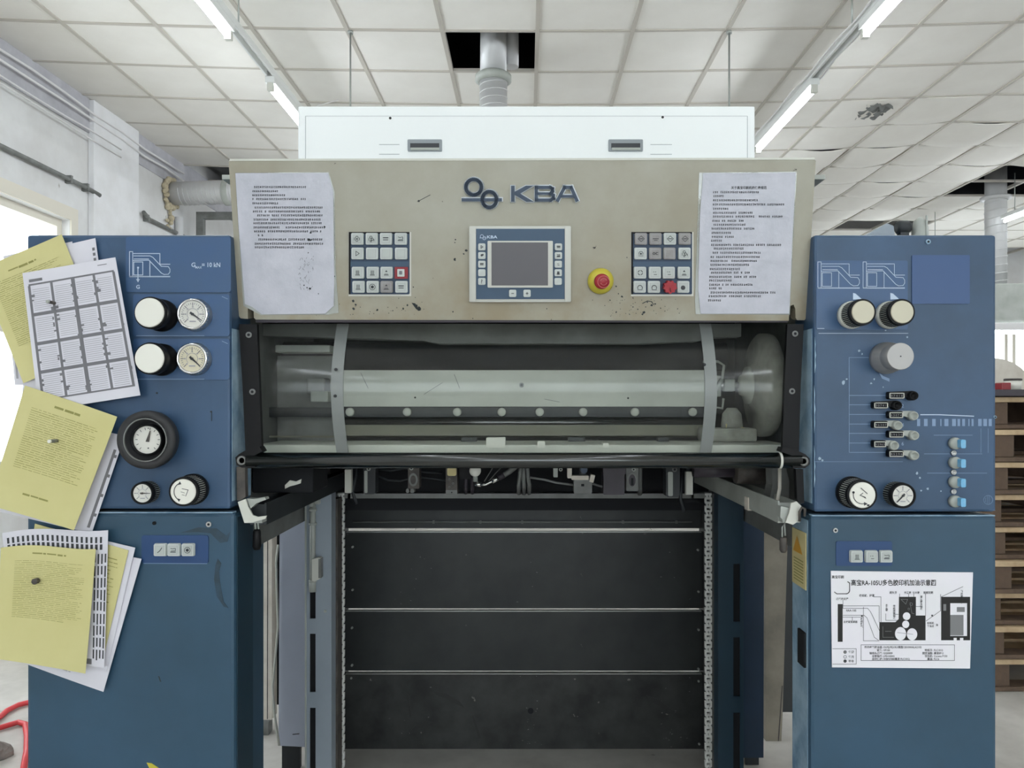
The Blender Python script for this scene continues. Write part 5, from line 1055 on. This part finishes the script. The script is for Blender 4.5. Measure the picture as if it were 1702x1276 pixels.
pw = thing('pit_side_wall', 'dark side wall of the opening, right of the slats', 'panel', (xr + .01, 2.7, 0)); build(MB().box(xr + .002, xr + .02, 2.56, 2.96, 0, .945), 'wall_sheet', 'dark', pw)
def chain(label, x, Y):
    t = thing('lift_chain', label, 'chain', (x, Y, 0)); mb = MB(); z = .02; k = 0
    while z < 1.0:
        for sx in (-1, 1):
            if k % 2: mb.box(x + sx * .0085 - .0022, x + sx * .0085 + .0022, Y - .007, Y + .007, z, z + .0165)
            else: mb.box(x + sx * .0045 - .0022, x + sx * .0045 + .0022, Y - .007, Y + .007, z, z + .0165)
        mb.cyl((x - .0105, Y, z + .0135), (x + .0105, Y, z + .0135), .005, n=6); z += .0135; k += 1
    build(mb, 'chain_links', 'chain', t, kind='stuff'); return t
chain('steel lifting chain left of the dark slats', WX(567, 2.45), 2.45)
chain('steel lifting chain right of the dark slats', WX(1177, 2.45), 2.45)
# left uprights
def upright(name, label, px0, px1, pytop, Y, d, m, slots, edge, side=1, bottom=None, lip=None):
    """tall channel with slots cut through its web"""
    S = Surf((0, Y, 0), NY); x0, x1 = WX(px0, Y), WX(px1, Y); zt = WZ(pytop, Y); zb = 0 if bottom is None else WZ(bottom, Y)
    t = thing(name, label, 'upright', ((x0 + x1) / 2, Y, zb)); mb = MB()
    if slots:
        sx0, sx1 = WX(slots[0], Y), WX(slots[1], Y); mb.box(x0, sx0, Y, Y + .004, zb, zt); mb.box(sx1, x1, Y, Y + .004, zb, zt); ys = [zt]
        for a, b in slots[2]: ys += [WZ(a, Y), max(zb + .05, WZ(b, Y))]
        ys.append(zb)
        for q in range(0, len(ys), 2): mb.box(sx0, sx1, Y, Y + .004, ys[q + 1], ys[q])
        build(mb, 'channel_web', m, t); build(MB().box(x0 + .0045, x1 - .0045, Y + .012, Y + .016, zb, zt - .02), 'channel_back', 'void', t)
    else: build(mb.box(x0, x1, Y, Y + .004, zb, zt), 'channel_web', m, t)
    build(MB().box(x0, x0 + .004, Y + .004, Y + d, zb, zt), 'channel_flange', m, t); build(MB().box(x1 - .004, x1, Y + .004, Y + d, zb, zt), 'channel_flange', m, t)
    if edge: build(MB().box(x0 - .002, x0 + .003, Y - .002, Y + .004, zb, zt), 'bright_edge', edge, t)
    return t
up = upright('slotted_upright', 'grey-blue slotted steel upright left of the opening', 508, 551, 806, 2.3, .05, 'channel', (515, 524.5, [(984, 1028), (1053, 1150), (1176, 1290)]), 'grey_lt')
S23 = Surf((0, 2.3, 0), NY); mb = MB(); S23.disc(mb, 541, 1015, 2.4, 0, .006, 0, 10); build(mb, 'bolt', 'grey_lt', up)
x0, x1 = WX(551.5, 2.37), WX(561, 2.37); o = thing('guide_post', 'dark brown post beside the left lifting chain', 'post', ((x0 + x1) / 2, 2.37, 0)); build(MB().box(x0, x1, 2.37, 2.43, 0, 1.0, bev=.002), 'post_body', 'brown', o)
t = thing('sensor_rod', 'vertical conduit with a small switch box on the left upright', 'sensor', W(520, 982, 2.27))
build(MB().cyl(W(520, 826, 2.28), W(519.5, 968, 2.28), .0085, n=12), 'rod_tube', 'grey_lt', t); mb = MB(); S22b = Surf((0, 2.27, 0), NY); S22b.rect(mb, 514, 823, 520, 842, -.02, 0, 0, 1); S22b.rect(mb, 523, 822, 530, 838, -.02, 0, 0, 1); build(mb, 'rod_clamp', 'grey_lt', t)
for y in (845, 868, 963): build(MB().cyl(W(520, y, 2.28), W(520, y + 4, 2.28), .0115, n=12), 'rod_collar', 'grey_lt', t)
mb = MB(); S22b.poly(mb, [(519, 929), (530, 926), (533, 927), (533, 961), (523, 966), (519, 964)], -.02, .004); build(mb, 'switch_box', 'cream_w', t); mb = MB(); S22b.rect(mb, 530, 928, 534, 960, -.02, .005); build(mb, 'switch_cover', 'grey', t); build(MB().cyl(W(519.5, 964, 2.28), W(519.5, 983, 2.28), .010, n=12), 'rod_tip', 'grey_lt', t)
S27 = Surf((0, 2.72, 0), NY)
pl = thing('lilac_panel', 'tall plain lilac-grey panel behind the left upright', 'panel', W(486, 1240, 2.72))
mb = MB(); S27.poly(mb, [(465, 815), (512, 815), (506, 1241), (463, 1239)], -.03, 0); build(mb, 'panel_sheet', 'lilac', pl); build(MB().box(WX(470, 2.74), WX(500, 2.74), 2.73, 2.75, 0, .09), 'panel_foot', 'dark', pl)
mb = MB(); S27.line(mb, [(487, 1220), (497, 1219)], 1.5, .001); build(mb, 'pen_mark', 'ink', pl)
po_ = thing('cream_post', 'off-white grooved post behind the left lower cabinet', 'post', W(440, 1235, 3.0)); S30 = Surf((0, 3.0, 0), NY)
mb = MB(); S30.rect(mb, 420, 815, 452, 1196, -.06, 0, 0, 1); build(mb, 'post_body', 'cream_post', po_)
for x in (428, 436, 445): mb = MB(); S30.line(mb, [(x, 815), (x - .5, 1194)], 1.5, .0012); build(mb, 'post_groove', 'brown', po_)
mb = MB(); S30.poly(mb, [(424, 1196), (448, 1196), (430, 1238), (424, 1244)], -.05, -.002); build(mb.box(WX(424, 3.0), WX(446, 3.0), 3.0, 3.05, 0, .06), 'post_foot', 'grey', po_)
setp(build(MB().tube([W(462, 905, 2.7), W(459, 935, 2.69), W(460, 975, 2.7), W(462, 1040, 2.7), W(458, 1090, 2.69), W(453, 1140, 2.68), W(456, 1185, 2.68), W(464, 1238, 2.7)], .0045, 6), 'loose_cable', 'cream_w'), 'thin white cable hanging beside the lilac panel', 'cable')
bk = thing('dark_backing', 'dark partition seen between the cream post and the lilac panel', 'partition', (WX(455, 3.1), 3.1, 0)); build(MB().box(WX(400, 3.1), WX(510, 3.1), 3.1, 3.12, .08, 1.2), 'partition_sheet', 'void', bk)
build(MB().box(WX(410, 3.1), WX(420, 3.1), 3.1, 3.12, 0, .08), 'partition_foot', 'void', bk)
# right uprights
t = upright('plain_upright', 'narrow grey post beside the right lifting chain', 1184, 1193, 792, 2.5, .05, 'grey', None, None)
up = upright('slotted_upright', 'dark blue slotted steel upright right of the opening', 1193.5, 1236, 803, 2.3, .05, 'slate', (1219, 1230, [(937, 1033), (1059, 1157), (1184, 1290)]), None)
np_ = thing('navy_panel', 'dark navy panel behind the right slotted upright', 'panel', W(1253, 1259, 2.75)); S275 = Surf((0, 2.75, 0), NY)
mb = MB(); S275.poly(mb, [(1228, 812), (1270, 812), (1269, 1259), (1232, 1259)], -.03, 0); build(mb, 'panel_sheet', 'navy', np_); build(MB().box(WX(1240, 2.75), WX(1262, 2.75), 2.755, 2.775, 0, .05), 'panel_foot', 'dark', np_)
po_ = thing('cream_post', 'grubby beige post behind the right lower cabinet, narrowing downward', 'post', W(1288, 1246, 2.95)); S295 = Surf((0, 2.95, 0), NY)
mb = MB(); S295.poly(mb, [(1270, 815), (1312, 815), (1309, 900), (1301, 1180), (1298, 1248), (1273, 1243)], -.05, 0); build(mb, 'post_body', 'post_d', po_); mb = MB(); S295.line(mb, [(1300, 1140), (1293, 1240)], 2, .001); build(mb, 'post_groove', 'brown', po_)
build(MB().box(WX(1276, 2.95), WX(1296, 2.95), 2.955, 2.99, 0, .02), 'post_foot', 'dark', po_)
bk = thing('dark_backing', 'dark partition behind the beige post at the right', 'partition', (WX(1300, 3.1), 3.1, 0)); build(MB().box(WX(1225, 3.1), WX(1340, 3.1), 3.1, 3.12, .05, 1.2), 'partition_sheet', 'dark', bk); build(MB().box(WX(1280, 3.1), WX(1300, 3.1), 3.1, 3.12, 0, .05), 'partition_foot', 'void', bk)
# guide rails running back from the two cabinets, with their bent end brackets and padlock
def rail(label, x, m, z, w, lipm):
    t = thing('guide_rail', label, 'rail', (x, 2.1, z - .024)); 
    build(MB().box(x - w, x + w, 1.70, 2.55, z - .024, z - .019), 'rail_base', m, t); build(MB().box(x - w, x - w + .004, 1.70, 2.55, z - .019, z + .024), 'rail_wall', m, t); build(MB().box(x + w - .004, x + w, 1.70, 2.55, z - .019, z + .024), 'rail_wall', m, t)
    build(MB().box(x - w, x + w, 2.545, 2.55, z - .019, z + .06), 'rail_end', m, t)
    build(MB().box(x - w + .004, x + w - .004, 1.705, 1.71, z - .019, z + .02), 'rail_end', m, t)
    return t
lr = rail('dark guide rail running back from the left cabinet seam', -.592, 'dark', 1.052, .018, 'grey_lt')
rr_ = rail('pale grey guide rail running back from the right cabinet seam', .575, 'grey_lt', 1.056, .020, 'grey_lt')
S168 = Surf((0, 1.665, 0), NY)
t = thing('end_bracket', 'bent white metal bracket on the end of the left rail', 'bracket', W(412, 868, 1.67))
mb = MB(); S168.poly(mb, [(395, 834), (408, 829), (412, 842), (420, 856), (428, 859), (443, 857), (441, 862), (420, 868), (406, 869), (400, 850)], -.005, 0); build(mb, 'bracket_plate', 'cream_w', t)
mb = MB(); S168.poly(mb, [(408, 829), (420, 830), (438, 827), (440, 831), (424, 837), (414, 846)], -.03, -.008); build(mb, 'bracket_fold', 'grey_lt', t); build(MB().box(-.61, -.574, 1.672, 1.705, 1.036, 1.043), 'bracket_lug', 'grey_lt', t)
t = thing('padlock', 'dark padlock sleeve hanging under the left bracket', 'padlock', W(429, 910, 1.70)); build(MB().lathe(W(427, 913, 1.7), (0, 0, 1), [(.007, 0), (.0095, .008), (.0085, .04), (.006, .045)], 14), 'lock_body', 'black', t); build(MB().tube([W(425, 882, 1.7), W(424, 868, 1.7), W(428, 862, 1.7), W(430, 880, 1.7)], .002, 6), 'lock_shackle', 'grey_lt', t)
t = thing('end_bracket', 'bent white metal bracket on the end of the right rail', 'bracket', W(1320, 874, 1.67))
mb = MB(); S168.poly(mb, [(1315, 836), (1324, 833), (1333, 842), (1330, 856), (1324, 868), (1318, 872), (1306, 868), (1312, 852)], -.005, 0); build(mb, 'bracket_plate', 'cream_w', t)
mb = MB(); S168.poly(mb, [(1300, 842), (1316, 845), (1314, 858), (1306, 868), (1299, 860)], -.03, -.008); build(mb, 'bracket_fold', 'grey_lt', t); build(MB().box(.556, .594, 1.672, 1.705, 1.037, 1.044), 'bracket_lug', 'grey_lt', t)
build(MB().tube([W(1329, 866, 1.66), W(1329, 850, 1.658), W(1333, 843, 1.655), W(1338, 846, 1.655), W(1337, 858, 1.655)], .0028, 8), 'lock_hook', 'brown', t)
t = thing('padlock', 'small brass-brown padlock hanging under the right bracket', 'padlock', W(1302, 915, 1.70)); build(MB().lathe(W(1302, 918, 1.7), (0, 0, 1), [(.005, 0), (.0085, .006), (.0085, .03), (.006, .034)], 14), 'lock_body', 'brown', t); build(MB().tube([W(1300, 893, 1.7), W(1300, 876, 1.7), W(1304, 868, 1.7), W(1305, 890, 1.7)], .0018, 6), 'lock_shackle', 'grey_lt', t)
mb = MB(); S198 = Surf((0, 1.9, 0), NY)
t = thing('clamp_screw', 'worn round clamp screw on the right rail', 'screw', W(1258, 838, 1.9)); build(MB().lathe(W(1254, 834, 1.93), NY, [(.012, 0), (.012, .02), (.009, .028), (1e-4, .03)], 16).box(.552, .575, 1.92, 1.95, 1.028, 1.06), 'screw_head', 'cream_post', t)
# machinery above the rails
t = thing('side_motor', 'oily brown motor above the right rail', 'motor', W(1258, 800, 1.95)); build(MB().cyl(W(1152, 782, 2.05), W(1222, 782, 2.05), .018, n=18), 'motor_shaft', 'purple', t); build(MB().cyl(W(1222, 784, 2.03), W(1283, 784, 2.03), .032, n=22), 'motor_body', 'brown', t); build(MB().box(.55, .64, 1.95, 2.06, 1.13, 1.165, bev=.004), 'motor_foot', 'dark', t)
t = thing('side_bracket', 'dusty grey cast arm above the right end bracket', 'bracket', W(1300, 850, 1.83)); S183 = Surf((0, 1.84, 0), NY); mb = MB(); S183.poly(mb, [(1283, 776), (1306, 776), (1312, 800), (1311, 846), (1286, 850), (1278, 838), (1284, 806)], -.05, 0); build(mb, 'arm_body', 'grey', t)
setp(build(MB().tube([W(1296, 776, 1.81), W(1296, 812, 1.8), W(1292, 832, 1.8), W(1284, 838, 1.82)], .0045, 8), 'bent_cable', 'cream_post'), 'short pale cable curving down over the right cast arm', 'cable')
t = thing('side_box', 'dark box above the left rail under the handle', 'box', W(450, 830, 1.95)); build(MB().box(WX(418, 1.86), WX(520, 1.86), 1.862, 2.0, 1.079, 1.15, bev=.004), 'box_body', 'void', t); mb = MB(); S186 = Surf((0, 1.86, 0), NY); S186.poly(mb, [(474, 806), (482, 798), (492, 800), (501, 796), (500, 803), (490, 806), (482, 808), (474, 812)], -.002, .002); build(mb, 'torn_tape', 'cream_w', t)
t = thing('side_strip', 'brownish grey upright strip beside the left end bracket', 'strip', W(398, 838, 1.67)); mb = MB(); S168.poly(mb, [(392, 776), (406, 776), (407, 826), (398, 832), (393, 832)], -.02, -.004); build(mb, 'strip_body', 'brown', t)
t = thing('side_strip', 'worn pale strip beside the right handle bracket', 'strip', W(1333, 838, 1.67)); mb = MB(); S168.poly(mb, [(1324, 780), (1336, 780), (1338, 836), (1330, 838), (1326, 830)], -.02, -.004); build(mb, 'strip_body', 'black', t)
# ---------------------------------------------------------------- sheets hanging on the left cabinets
class Sheet:
    def __init__(s, name, label, cat, tl, tr, br, bl, h, m, curl=0.0, wave=0.0, seed=0, group='sheets hung on the left cabinets', sag=None):
        s.c = (tl, tr, br, bl); s.h = h; s.curl = curl; s.wave = wave; r = random.Random(seed); s.a, s.b = r.uniform(0, 6), r.uniform(2, 5); s.sag = sag
        mb = MB(); mb.sheet(lambda u, v: s.P(u, v, .0007), lambda u, v: s.P(u, v, 0), 12, 12)
        s.o = setp(build(mb, name, m), label, cat, group)
    def __call__(s, u, v, h=0.0): return s.P(u, v, .0007 + h)
    def P(s, u, v, h):
        tl, tr, br, bl = s.c
        x = (tl[0] * (1 - u) + tr[0] * u) * (1 - v) + (bl[0] * (1 - u) + br[0] * u) * v; y = (tl[1] * (1 - u) + tr[1] * u) * (1 - v) + (bl[1] * (1 - u) + br[1] * u) * v
        if s.sag: y += s.sag * math.sin(u * PI * 1.5 + .3) * (1 - v)
        w = s.wave * (math.sin(s.a + s.b * u + 2 * v) + math.sin(s.a * 2 + s.b * .7 * v - 2 * u)) * .5 + s.curl * ((u - .5) ** 2 * 2 + v * v)
        return P0(x, y, s.h + max(-.001, w + s.wave) + h)
    def quad(s, mb, u0, v0, u1, v1, h=.0005, mi=0, nu=4, nv=1):
        mb.grid(lambda a, b: s(u0 + (u1 - u0) * a, v0 + (v1 - v0) * b, h), nu, nv, mi)
    def rows(s, mb, u0, u1, v0, v1, n, mi=0, th=.35, seed=0, ragged=.1):
        r = random.Random(seed); dv = (v1 - v0) / n
        for k in range(n):
            v = v0 + dv * k; e = u1 - (r.random() ** 3) * ragged * 3 * (u1 - u0); u = u0
            while u < e: w = r.uniform(.03, .12); s.quad(mb, u, v, min(u + w, e), v + dv * th * r.uniform(.5, 1), mi=mi, nu=1); u += w + r.uniform(.006, .016)
A = Sheet('paper_sheet', 'white sheet at the back of the upper bundle, left edge showing', 'paper', (8, 426), (122, 402), (150, 640), (27, 640), .004, 'paper', seed=1)
mb = MB(); A.quad(mb, .05, .02, .2, .035); A.quad(mb, .03, .6, .06, .95); build(mb, 'print', 'pale_ink', A.o)
A = Sheet('paper_sheet', 'white sheet with a dog-eared top right corner in the upper bundle', 'paper', (64, 420), (162, 397), (196, 640), (42, 662), .007, 'paper', wave=.002, seed=2)
mb = MB()
for k in range(6): A.quad(mb, .93, .06 + k * .035, .97, .08 + k * .035, nu=1)
build(mb, 'print', 'grey_ink', A.o)
A = Sheet('yellow_sheet', 'yellow printed sheet at the top left, reaching past the console edge', 'paper', (-27, 450), (110, 392), (186, 578), (49, 637), .013, 'paper_y', curl=.004, wave=.001, seed=3)
mb = MB(); A.rows(mb, .1, .88, .16, .72, 34, seed=4, th=.3); A.rows(mb, .3, .75, .1, .125, 1, th=.8, seed=2); build(mb, 'print', 'y_ink', A.o)
A = Sheet('grid_sheet', 'white sheet printed with a four by four grid of pages', 'paper', (50, 457), (202, 431), (243, 657), (76, 683), .022, 'paper', wave=.002, seed=5)
mb = MB(); bars = MB(); lines_ = MB(); r = random.Random(6)
for k, u in enumerate((.055, .29, .52, .745, .955)): A.quad(bars, u - (.02 if k == 2 else .013), .1, u + (.02 if k == 2 else .013), .93, nu=1, nv=6)
for k, v in enumerate((.1, .31, .52, .725, .93)): A.quad(bars, .05, v - .012, .96, v + (.012 if k % 4 else 0), nu=8)
cu, cv = (.055, .29, .52, .745, .955), (.1, .31, .52, .725, .93)
for a in range(4):
    for b in range(4):
        for q in range(11): A.quad(lines_, cu[a] + .03, cv[b] + .03 + .0148 * q, cu[a + 1] - .03, cv[b] + .0335 + .0148 * q, nu=2)
        for q in range(4): u, v = cu[a] + r.choice([.012, .2]), cv[b] + r.uniform(.02, .19); A.quad(mb, u, v, u + r.uniform(.015, .04), v + r.uniform(.01, .022), h=.0008, nu=1)
A.quad(mb, .06, .055, .2, .075, nu=2); A.quad(mb, .8, .035, .9, .04, nu=1)
build(bars, 'grid_bars', 'grey_ink', A.o); build(lines_, 'ruled_lines', 'pale_ink', A.o); build(mb, 'small_marks', 'grey_ink', A.o, kind='stuff')
def magnet(lab, px, py, h, L, r, m, tip=None):
    t = thing('magnet_pin', lab, 'magnet', P0(px, py, h + .001), 'magnets on the sheets'); B = P0(px, py, h)
    build(MB().lathe(B, NY, [(r, .0), (r, L)], 14), 'pin_body', m, t); build(MB().lathe(B + NY * L, NY, [(r * 1.05, -.001), (r * 1.05, .002), (r * .8, .003)], 14), 'pin_cap', tip or m, t)
magnet('small dark magnet pin on the grid sheet', 103, 506, .0265, .022, .0035, 'brown', 'grey_lt')
A = Sheet('printed_sheet', 'white printed sheet peeking out behind the middle yellow sheet', 'paper', (66, 690), (212, 724), (157, 885), (0, 848), .010, 'paper', wave=.001, seed=7)
mb = MB(); A.quad(mb, .935, .15, .965, .95, nu=1, nv=6); A.quad(mb, .03, .86, .6, .885)
for k in range(7): u = random.uniform(.02, .6); A.quad(mb, u, .9, u + .04, .94, h=.0007, nu=1)
for k in range(4): A.quad(mb, .94, .2 + k * .2, .99, .23 + k * .2, h=.0007, nu=1)
build(mb, 'print', 'grey_ink', A.o)
A = Sheet('yellow_sheet', 'large yellow sheet in the middle, tilted and held by a magnet', 'paper', (58, 641), (208, 692), (140, 876), (-1, 835), .027, 'paper_y', curl=.006, wave=.0012, seed=8)
mb = MB(); A.rows(mb, .13, .86, .15, .66, 28, seed=9, th=.28); A.rows(mb, .35, .65, .08, .105, 1, th=.8, seed=5); A.rows(mb, .32, .62, .83, .855, 1, th=.9, seed=3); build(mb, 'print', 'y_ink', A.o)
magnet('small white-tipped magnet pin on the middle yellow sheet', 110, 731, .033, .024, .0038, 'grey', 'knob_w')
# lower bundle
A = Sheet('paper_sheet', 'white sheet at the bottom of the lower bundle, corner hanging lowest', 'paper', (80, 896), (239, 927), (177, 1146), (36, 1096), .008, 'paper', wave=.002, seed=10)
mb = MB(); A.rows(mb, .1, .6, .86, .96, 4, seed=2); build(mb, 'print', 'pale_ink', A.o)
A = Sheet('paper_sheet', 'white sheet fanned out to the right in the lower bundle', 'paper', (75, 872), (230, 908), (183, 1112), (40, 1085), .012, 'paper', wave=.001, seed=11)
A = Sheet('yellow_sheet', 'yellow sheet mostly hidden behind the dense table sheet', 'paper', (66, 868), (220, 912), (176, 1100), (36, 1075), .0155, 'paper_y', seed=12)
mb = MB(); A.rows(mb, .7, .93, .1, .5, 12, seed=5, th=.25); build(mb, 'print', 'y_ink', A.o)
A = Sheet('table_sheet', 'white sheet with dense dark table bars along top and right', 'paper', (17, 884), (190, 873), (185, 1102), (34, 1088), .020, 'paper', curl=.003, wave=.002, seed=13, sag=-5)
mb = MB(); r = random.Random(14)
for k in range(20):
    u = .04 + k * .0465; A.quad(mb, u, .045, u + .021, .09, nu=1); A.quad(mb, u, .1, u + .026, .14, nu=1)
for k in range(4):
    u = .87 + k * .035
    for q in range(9): A.quad(mb, u, .17 + q * .088, u + .015, .17 + q * .088 + r.uniform(.06, .082), nu=1, nv=2)
build(mb, 'table_bars', 'ink', A.o)
mb = MB(); A.quad(mb, .6, .945, .86, .985, nu=3); build(mb, 'print', 'grey_ink', A.o)
A = Sheet('yellow_sheet', 'lowest yellow sheet in front, held by a dark magnet', 'paper', (20, 906), (175, 903), (160, 1108), (14, 1083), .031, 'paper_y', curl=.006, wave=.0015, seed=15, sag=-4)
mb = MB(); A.rows(mb, .15, .9, .13, .63, 32, seed=16, th=.25); A.rows(mb, .33, .75, .06, .08, 1, th=.8, seed=6); build(mb, 'print', 'y_ink', A.o)
magnet('dark magnet on the lowest yellow sheet', 80, 958, .0365, .008, .006, 'brown')
# ---------------------------------------------------------------- left floor corner
setp(build(MB().box(WX(-60, 3.93), WX(31, 3.93), 3.93, 4.35, 0.0, .40, bev=.008), 'cream_carton', 'carton'), 'cream carton on the floor by the left wall', 'carton')
def hose(label, pts): setp(build(MB().tube(pts, .011, 8), 'red_hose', 'hose'), label, 'hose')
def FL(px, py, dz=.012): Y = F * CZ / (py - CY); return V((WX(px, Y), Y, dz))
hose('thick red hose bending down beside the left cabinet', [FL(-70, 1228), FL(-20, 1220), FL(10, 1211), FL(30, 1205), FL(42, 1208), FL(45, 1228), FL(44, 1255), FL(38, 1290)])
hose('thin far red hose on the floor left of the cabinet', [FL(-30, 1212, .01) , FL(0, 1196), FL(12, 1185), FL(30, 1176), FL(46, 1172), FL(70, 1174)])
c = FL(-36, 1262, 0); rr = random.Random(4); mb = MB()
def rock(u, v):
    a = 2 * PI * u; t = v * PI / 2 * .98; n = 1 + .16 * math.sin(3 * a + 5 * v) + .09 * math.sin(7 * a - 9 * v)
    return V((c.x + .092 * n * math.cos(a) * math.cos(t), c.y + .10 * n * math.sin(a) * math.cos(t), .001 + .075 * math.sin(t) * (1 + .2 * math.sin(5 * a))))
setp(build(mb.grid(rock, 22, 8, smooth=False), 'crumpled_sack', 'rag'), 'crumpled grey sack on the floor at the lower left corner', 'sack')
# ---------------------------------------------------------------- right background: pallet stack and what is on it
YPAL = 3.45; xp0 = WX(1640, YPAL)
def pal_part(name, b, m, par): return build(MB().box(*b, bev=.004), name, m, par)
base = None; proto = None; hgt = .147
LB = ['lowest pallet of the wooden stack right of the press', 'second pallet from the floor in the wooden stack', 'third pallet from the floor in the wooden stack', 'fourth pallet from the floor in the wooden stack', 'middle pallet of the wooden stack, fifth from the floor', 'sixth pallet from the floor in the wooden stack', 'third pallet from the top of the wooden stack', 'second pallet from the top of the wooden stack', 'topmost pallet of the wooden stack right of the press']
for k in range(9):
    z = k * hgt; dx = random.uniform(-.03, .03)
    if k == 0:
        proto = thing('wooden_pallet', LB[0], 'pallet', (xp0 + .6, YPAL + .5, 0), 'stacked wooden pallets')
        parts = []
        for q in range(3): parts.append(pal_part('bottom_board', (xp0, xp0 + 1.2, YPAL + .45 * q, YPAL + .45 * q + .1, 0, .02), 'wood_d', proto))
        for q in range(3): parts.append(pal_part('stringer', (xp0 + .54 * q + .01, xp0 + .54 * q + .11, YPAL + .01, YPAL + .99, .02, .12), 'wood_d', proto))
        for q in range(7): parts.append(pal_part('deck_board', (xp0, xp0 + 1.2, YPAL + .15 * q, YPAL + .15 * q + .1, .12, .144), 'wood', proto))
    else:
        e = clone(proto, None, V((xp0 + .6 + dx, YPAL + .5 + random.uniform(-.02, .03), z))); setp(e, LB[k], 'pallet', 'stacked wooden pallets')
        for p in parts: clone(p, e, WL[p.name] + WL[e.name] - WL[proto.name])
zt = 9 * hgt
setp(build(MB().box(xp0 - .03, xp0 + 1.2, YPAL - .02, YPAL + 1.0, zt, zt + .03, bev=.004), 'cover_board', 'purple'), 'dark board lying on top of the wooden pallet stack', 'board')
zt += .031; S36 = Surf((0, 3.6, 0), NY)
t = thing('white_tub', 'white lidded tub on the dark board at the right edge', 'tub', (WX(1697, 3.6), 3.66, zt)); build(MB().lathe((WX(1697, 3.6), 3.66, zt), (0, 0, 1), [(.034, 0), (.036, .045)], 24), 'tub_body', 'knob_w', t); build(MB().lathe((WX(1697, 3.6), 3.66, zt + .045), (0, 0, 1), [(.0385, 0), (.0385, .008), (.034, .01)], 24), 'tub_lid', 'brown', t)
setp(build(MB().box(WX(1666, 3.6), WX(1681, 3.6), 3.6, 3.66, zt, zt + .034, bev=.004), 'red_box', 'redbox'), 'small dark red box beside the white tub', 'box')
t = thing('paper_roll_end', 'cream rounded end board behind the white tub', 'board', (WX(1668, 4.0), 4.1, zt)); mb = MB(); S40 = Surf((0, 4.0, 0), NY)
S40.poly(mb, [(1650 + 66 * math.cos(a), 649 + 54 * math.sin(a)) for a in [PI + k * PI / 16 for k in range(17)]], -.05, 0); build(mb, 'board_face', 'cream_post', t)
# things on the top of the right console, behind its front edge
zc = ZT - .004; S20 = Surf((0, 2.0, 0), NY)
t = thing('duct_cover', 'pale blue-grey sloping sheet cover on the right console', 'cover', (WX(1465, 2.0), 2.03, zc)); mb = MB(); S20.poly(mb, [(1436, 393), (1474, 371), (1485, 375), (1488, 393)], -.06, 0); mb.box(WX(1436, 2.0), WX(1488, 2.0), 2.0, 2.06, zc, WZ(392, 2.0)); build(mb, 'cover_sheet', 'channel', t)
t = thing('oil_cup', 'dark glass oil cup lying on the right console', 'cup', (WX(1502, 2.0), 2.05, zc)); build(MB().lathe((WX(1489, 2.05), 2.05, WZ(378, 2.05)), (1, 0, 0), [(.012, 0), (.018, .006), (.018, .03), (.012, .038), (1e-4, .04)], 18), 'cup_glass', 'dark', t); build(MB().box(WX(1494, 2.05), WX(1508, 2.05), 2.04, 2.06, zc, WZ(380, 2.05)), 'cup_stand', 'dark', t)
t = thing('warning_beacon', 'small silver stepped cap standing on the right console', 'cap', (WX(1529, 2.0), 2.05, zc)); build(MB().lathe((WX(1529, 2.05), 2.05, zc), (0, 0, 1), [(.021, 0), (.021, WZ(378, 2.05) - zc), (.017, WZ(374, 2.05) - zc), (.016, WZ(368, 2.05) - zc), (.004, WZ(361, 2.05) - zc)], 20), 'cap_body', 'grey_lt', t); build(MB().cyl((WX(1540, 2.03), 2.03, zc), (WX(1540, 2.03), 2.03, WZ(358, 2.03)), .003, n=6), 'cap_rod', 'grey_lt', t)
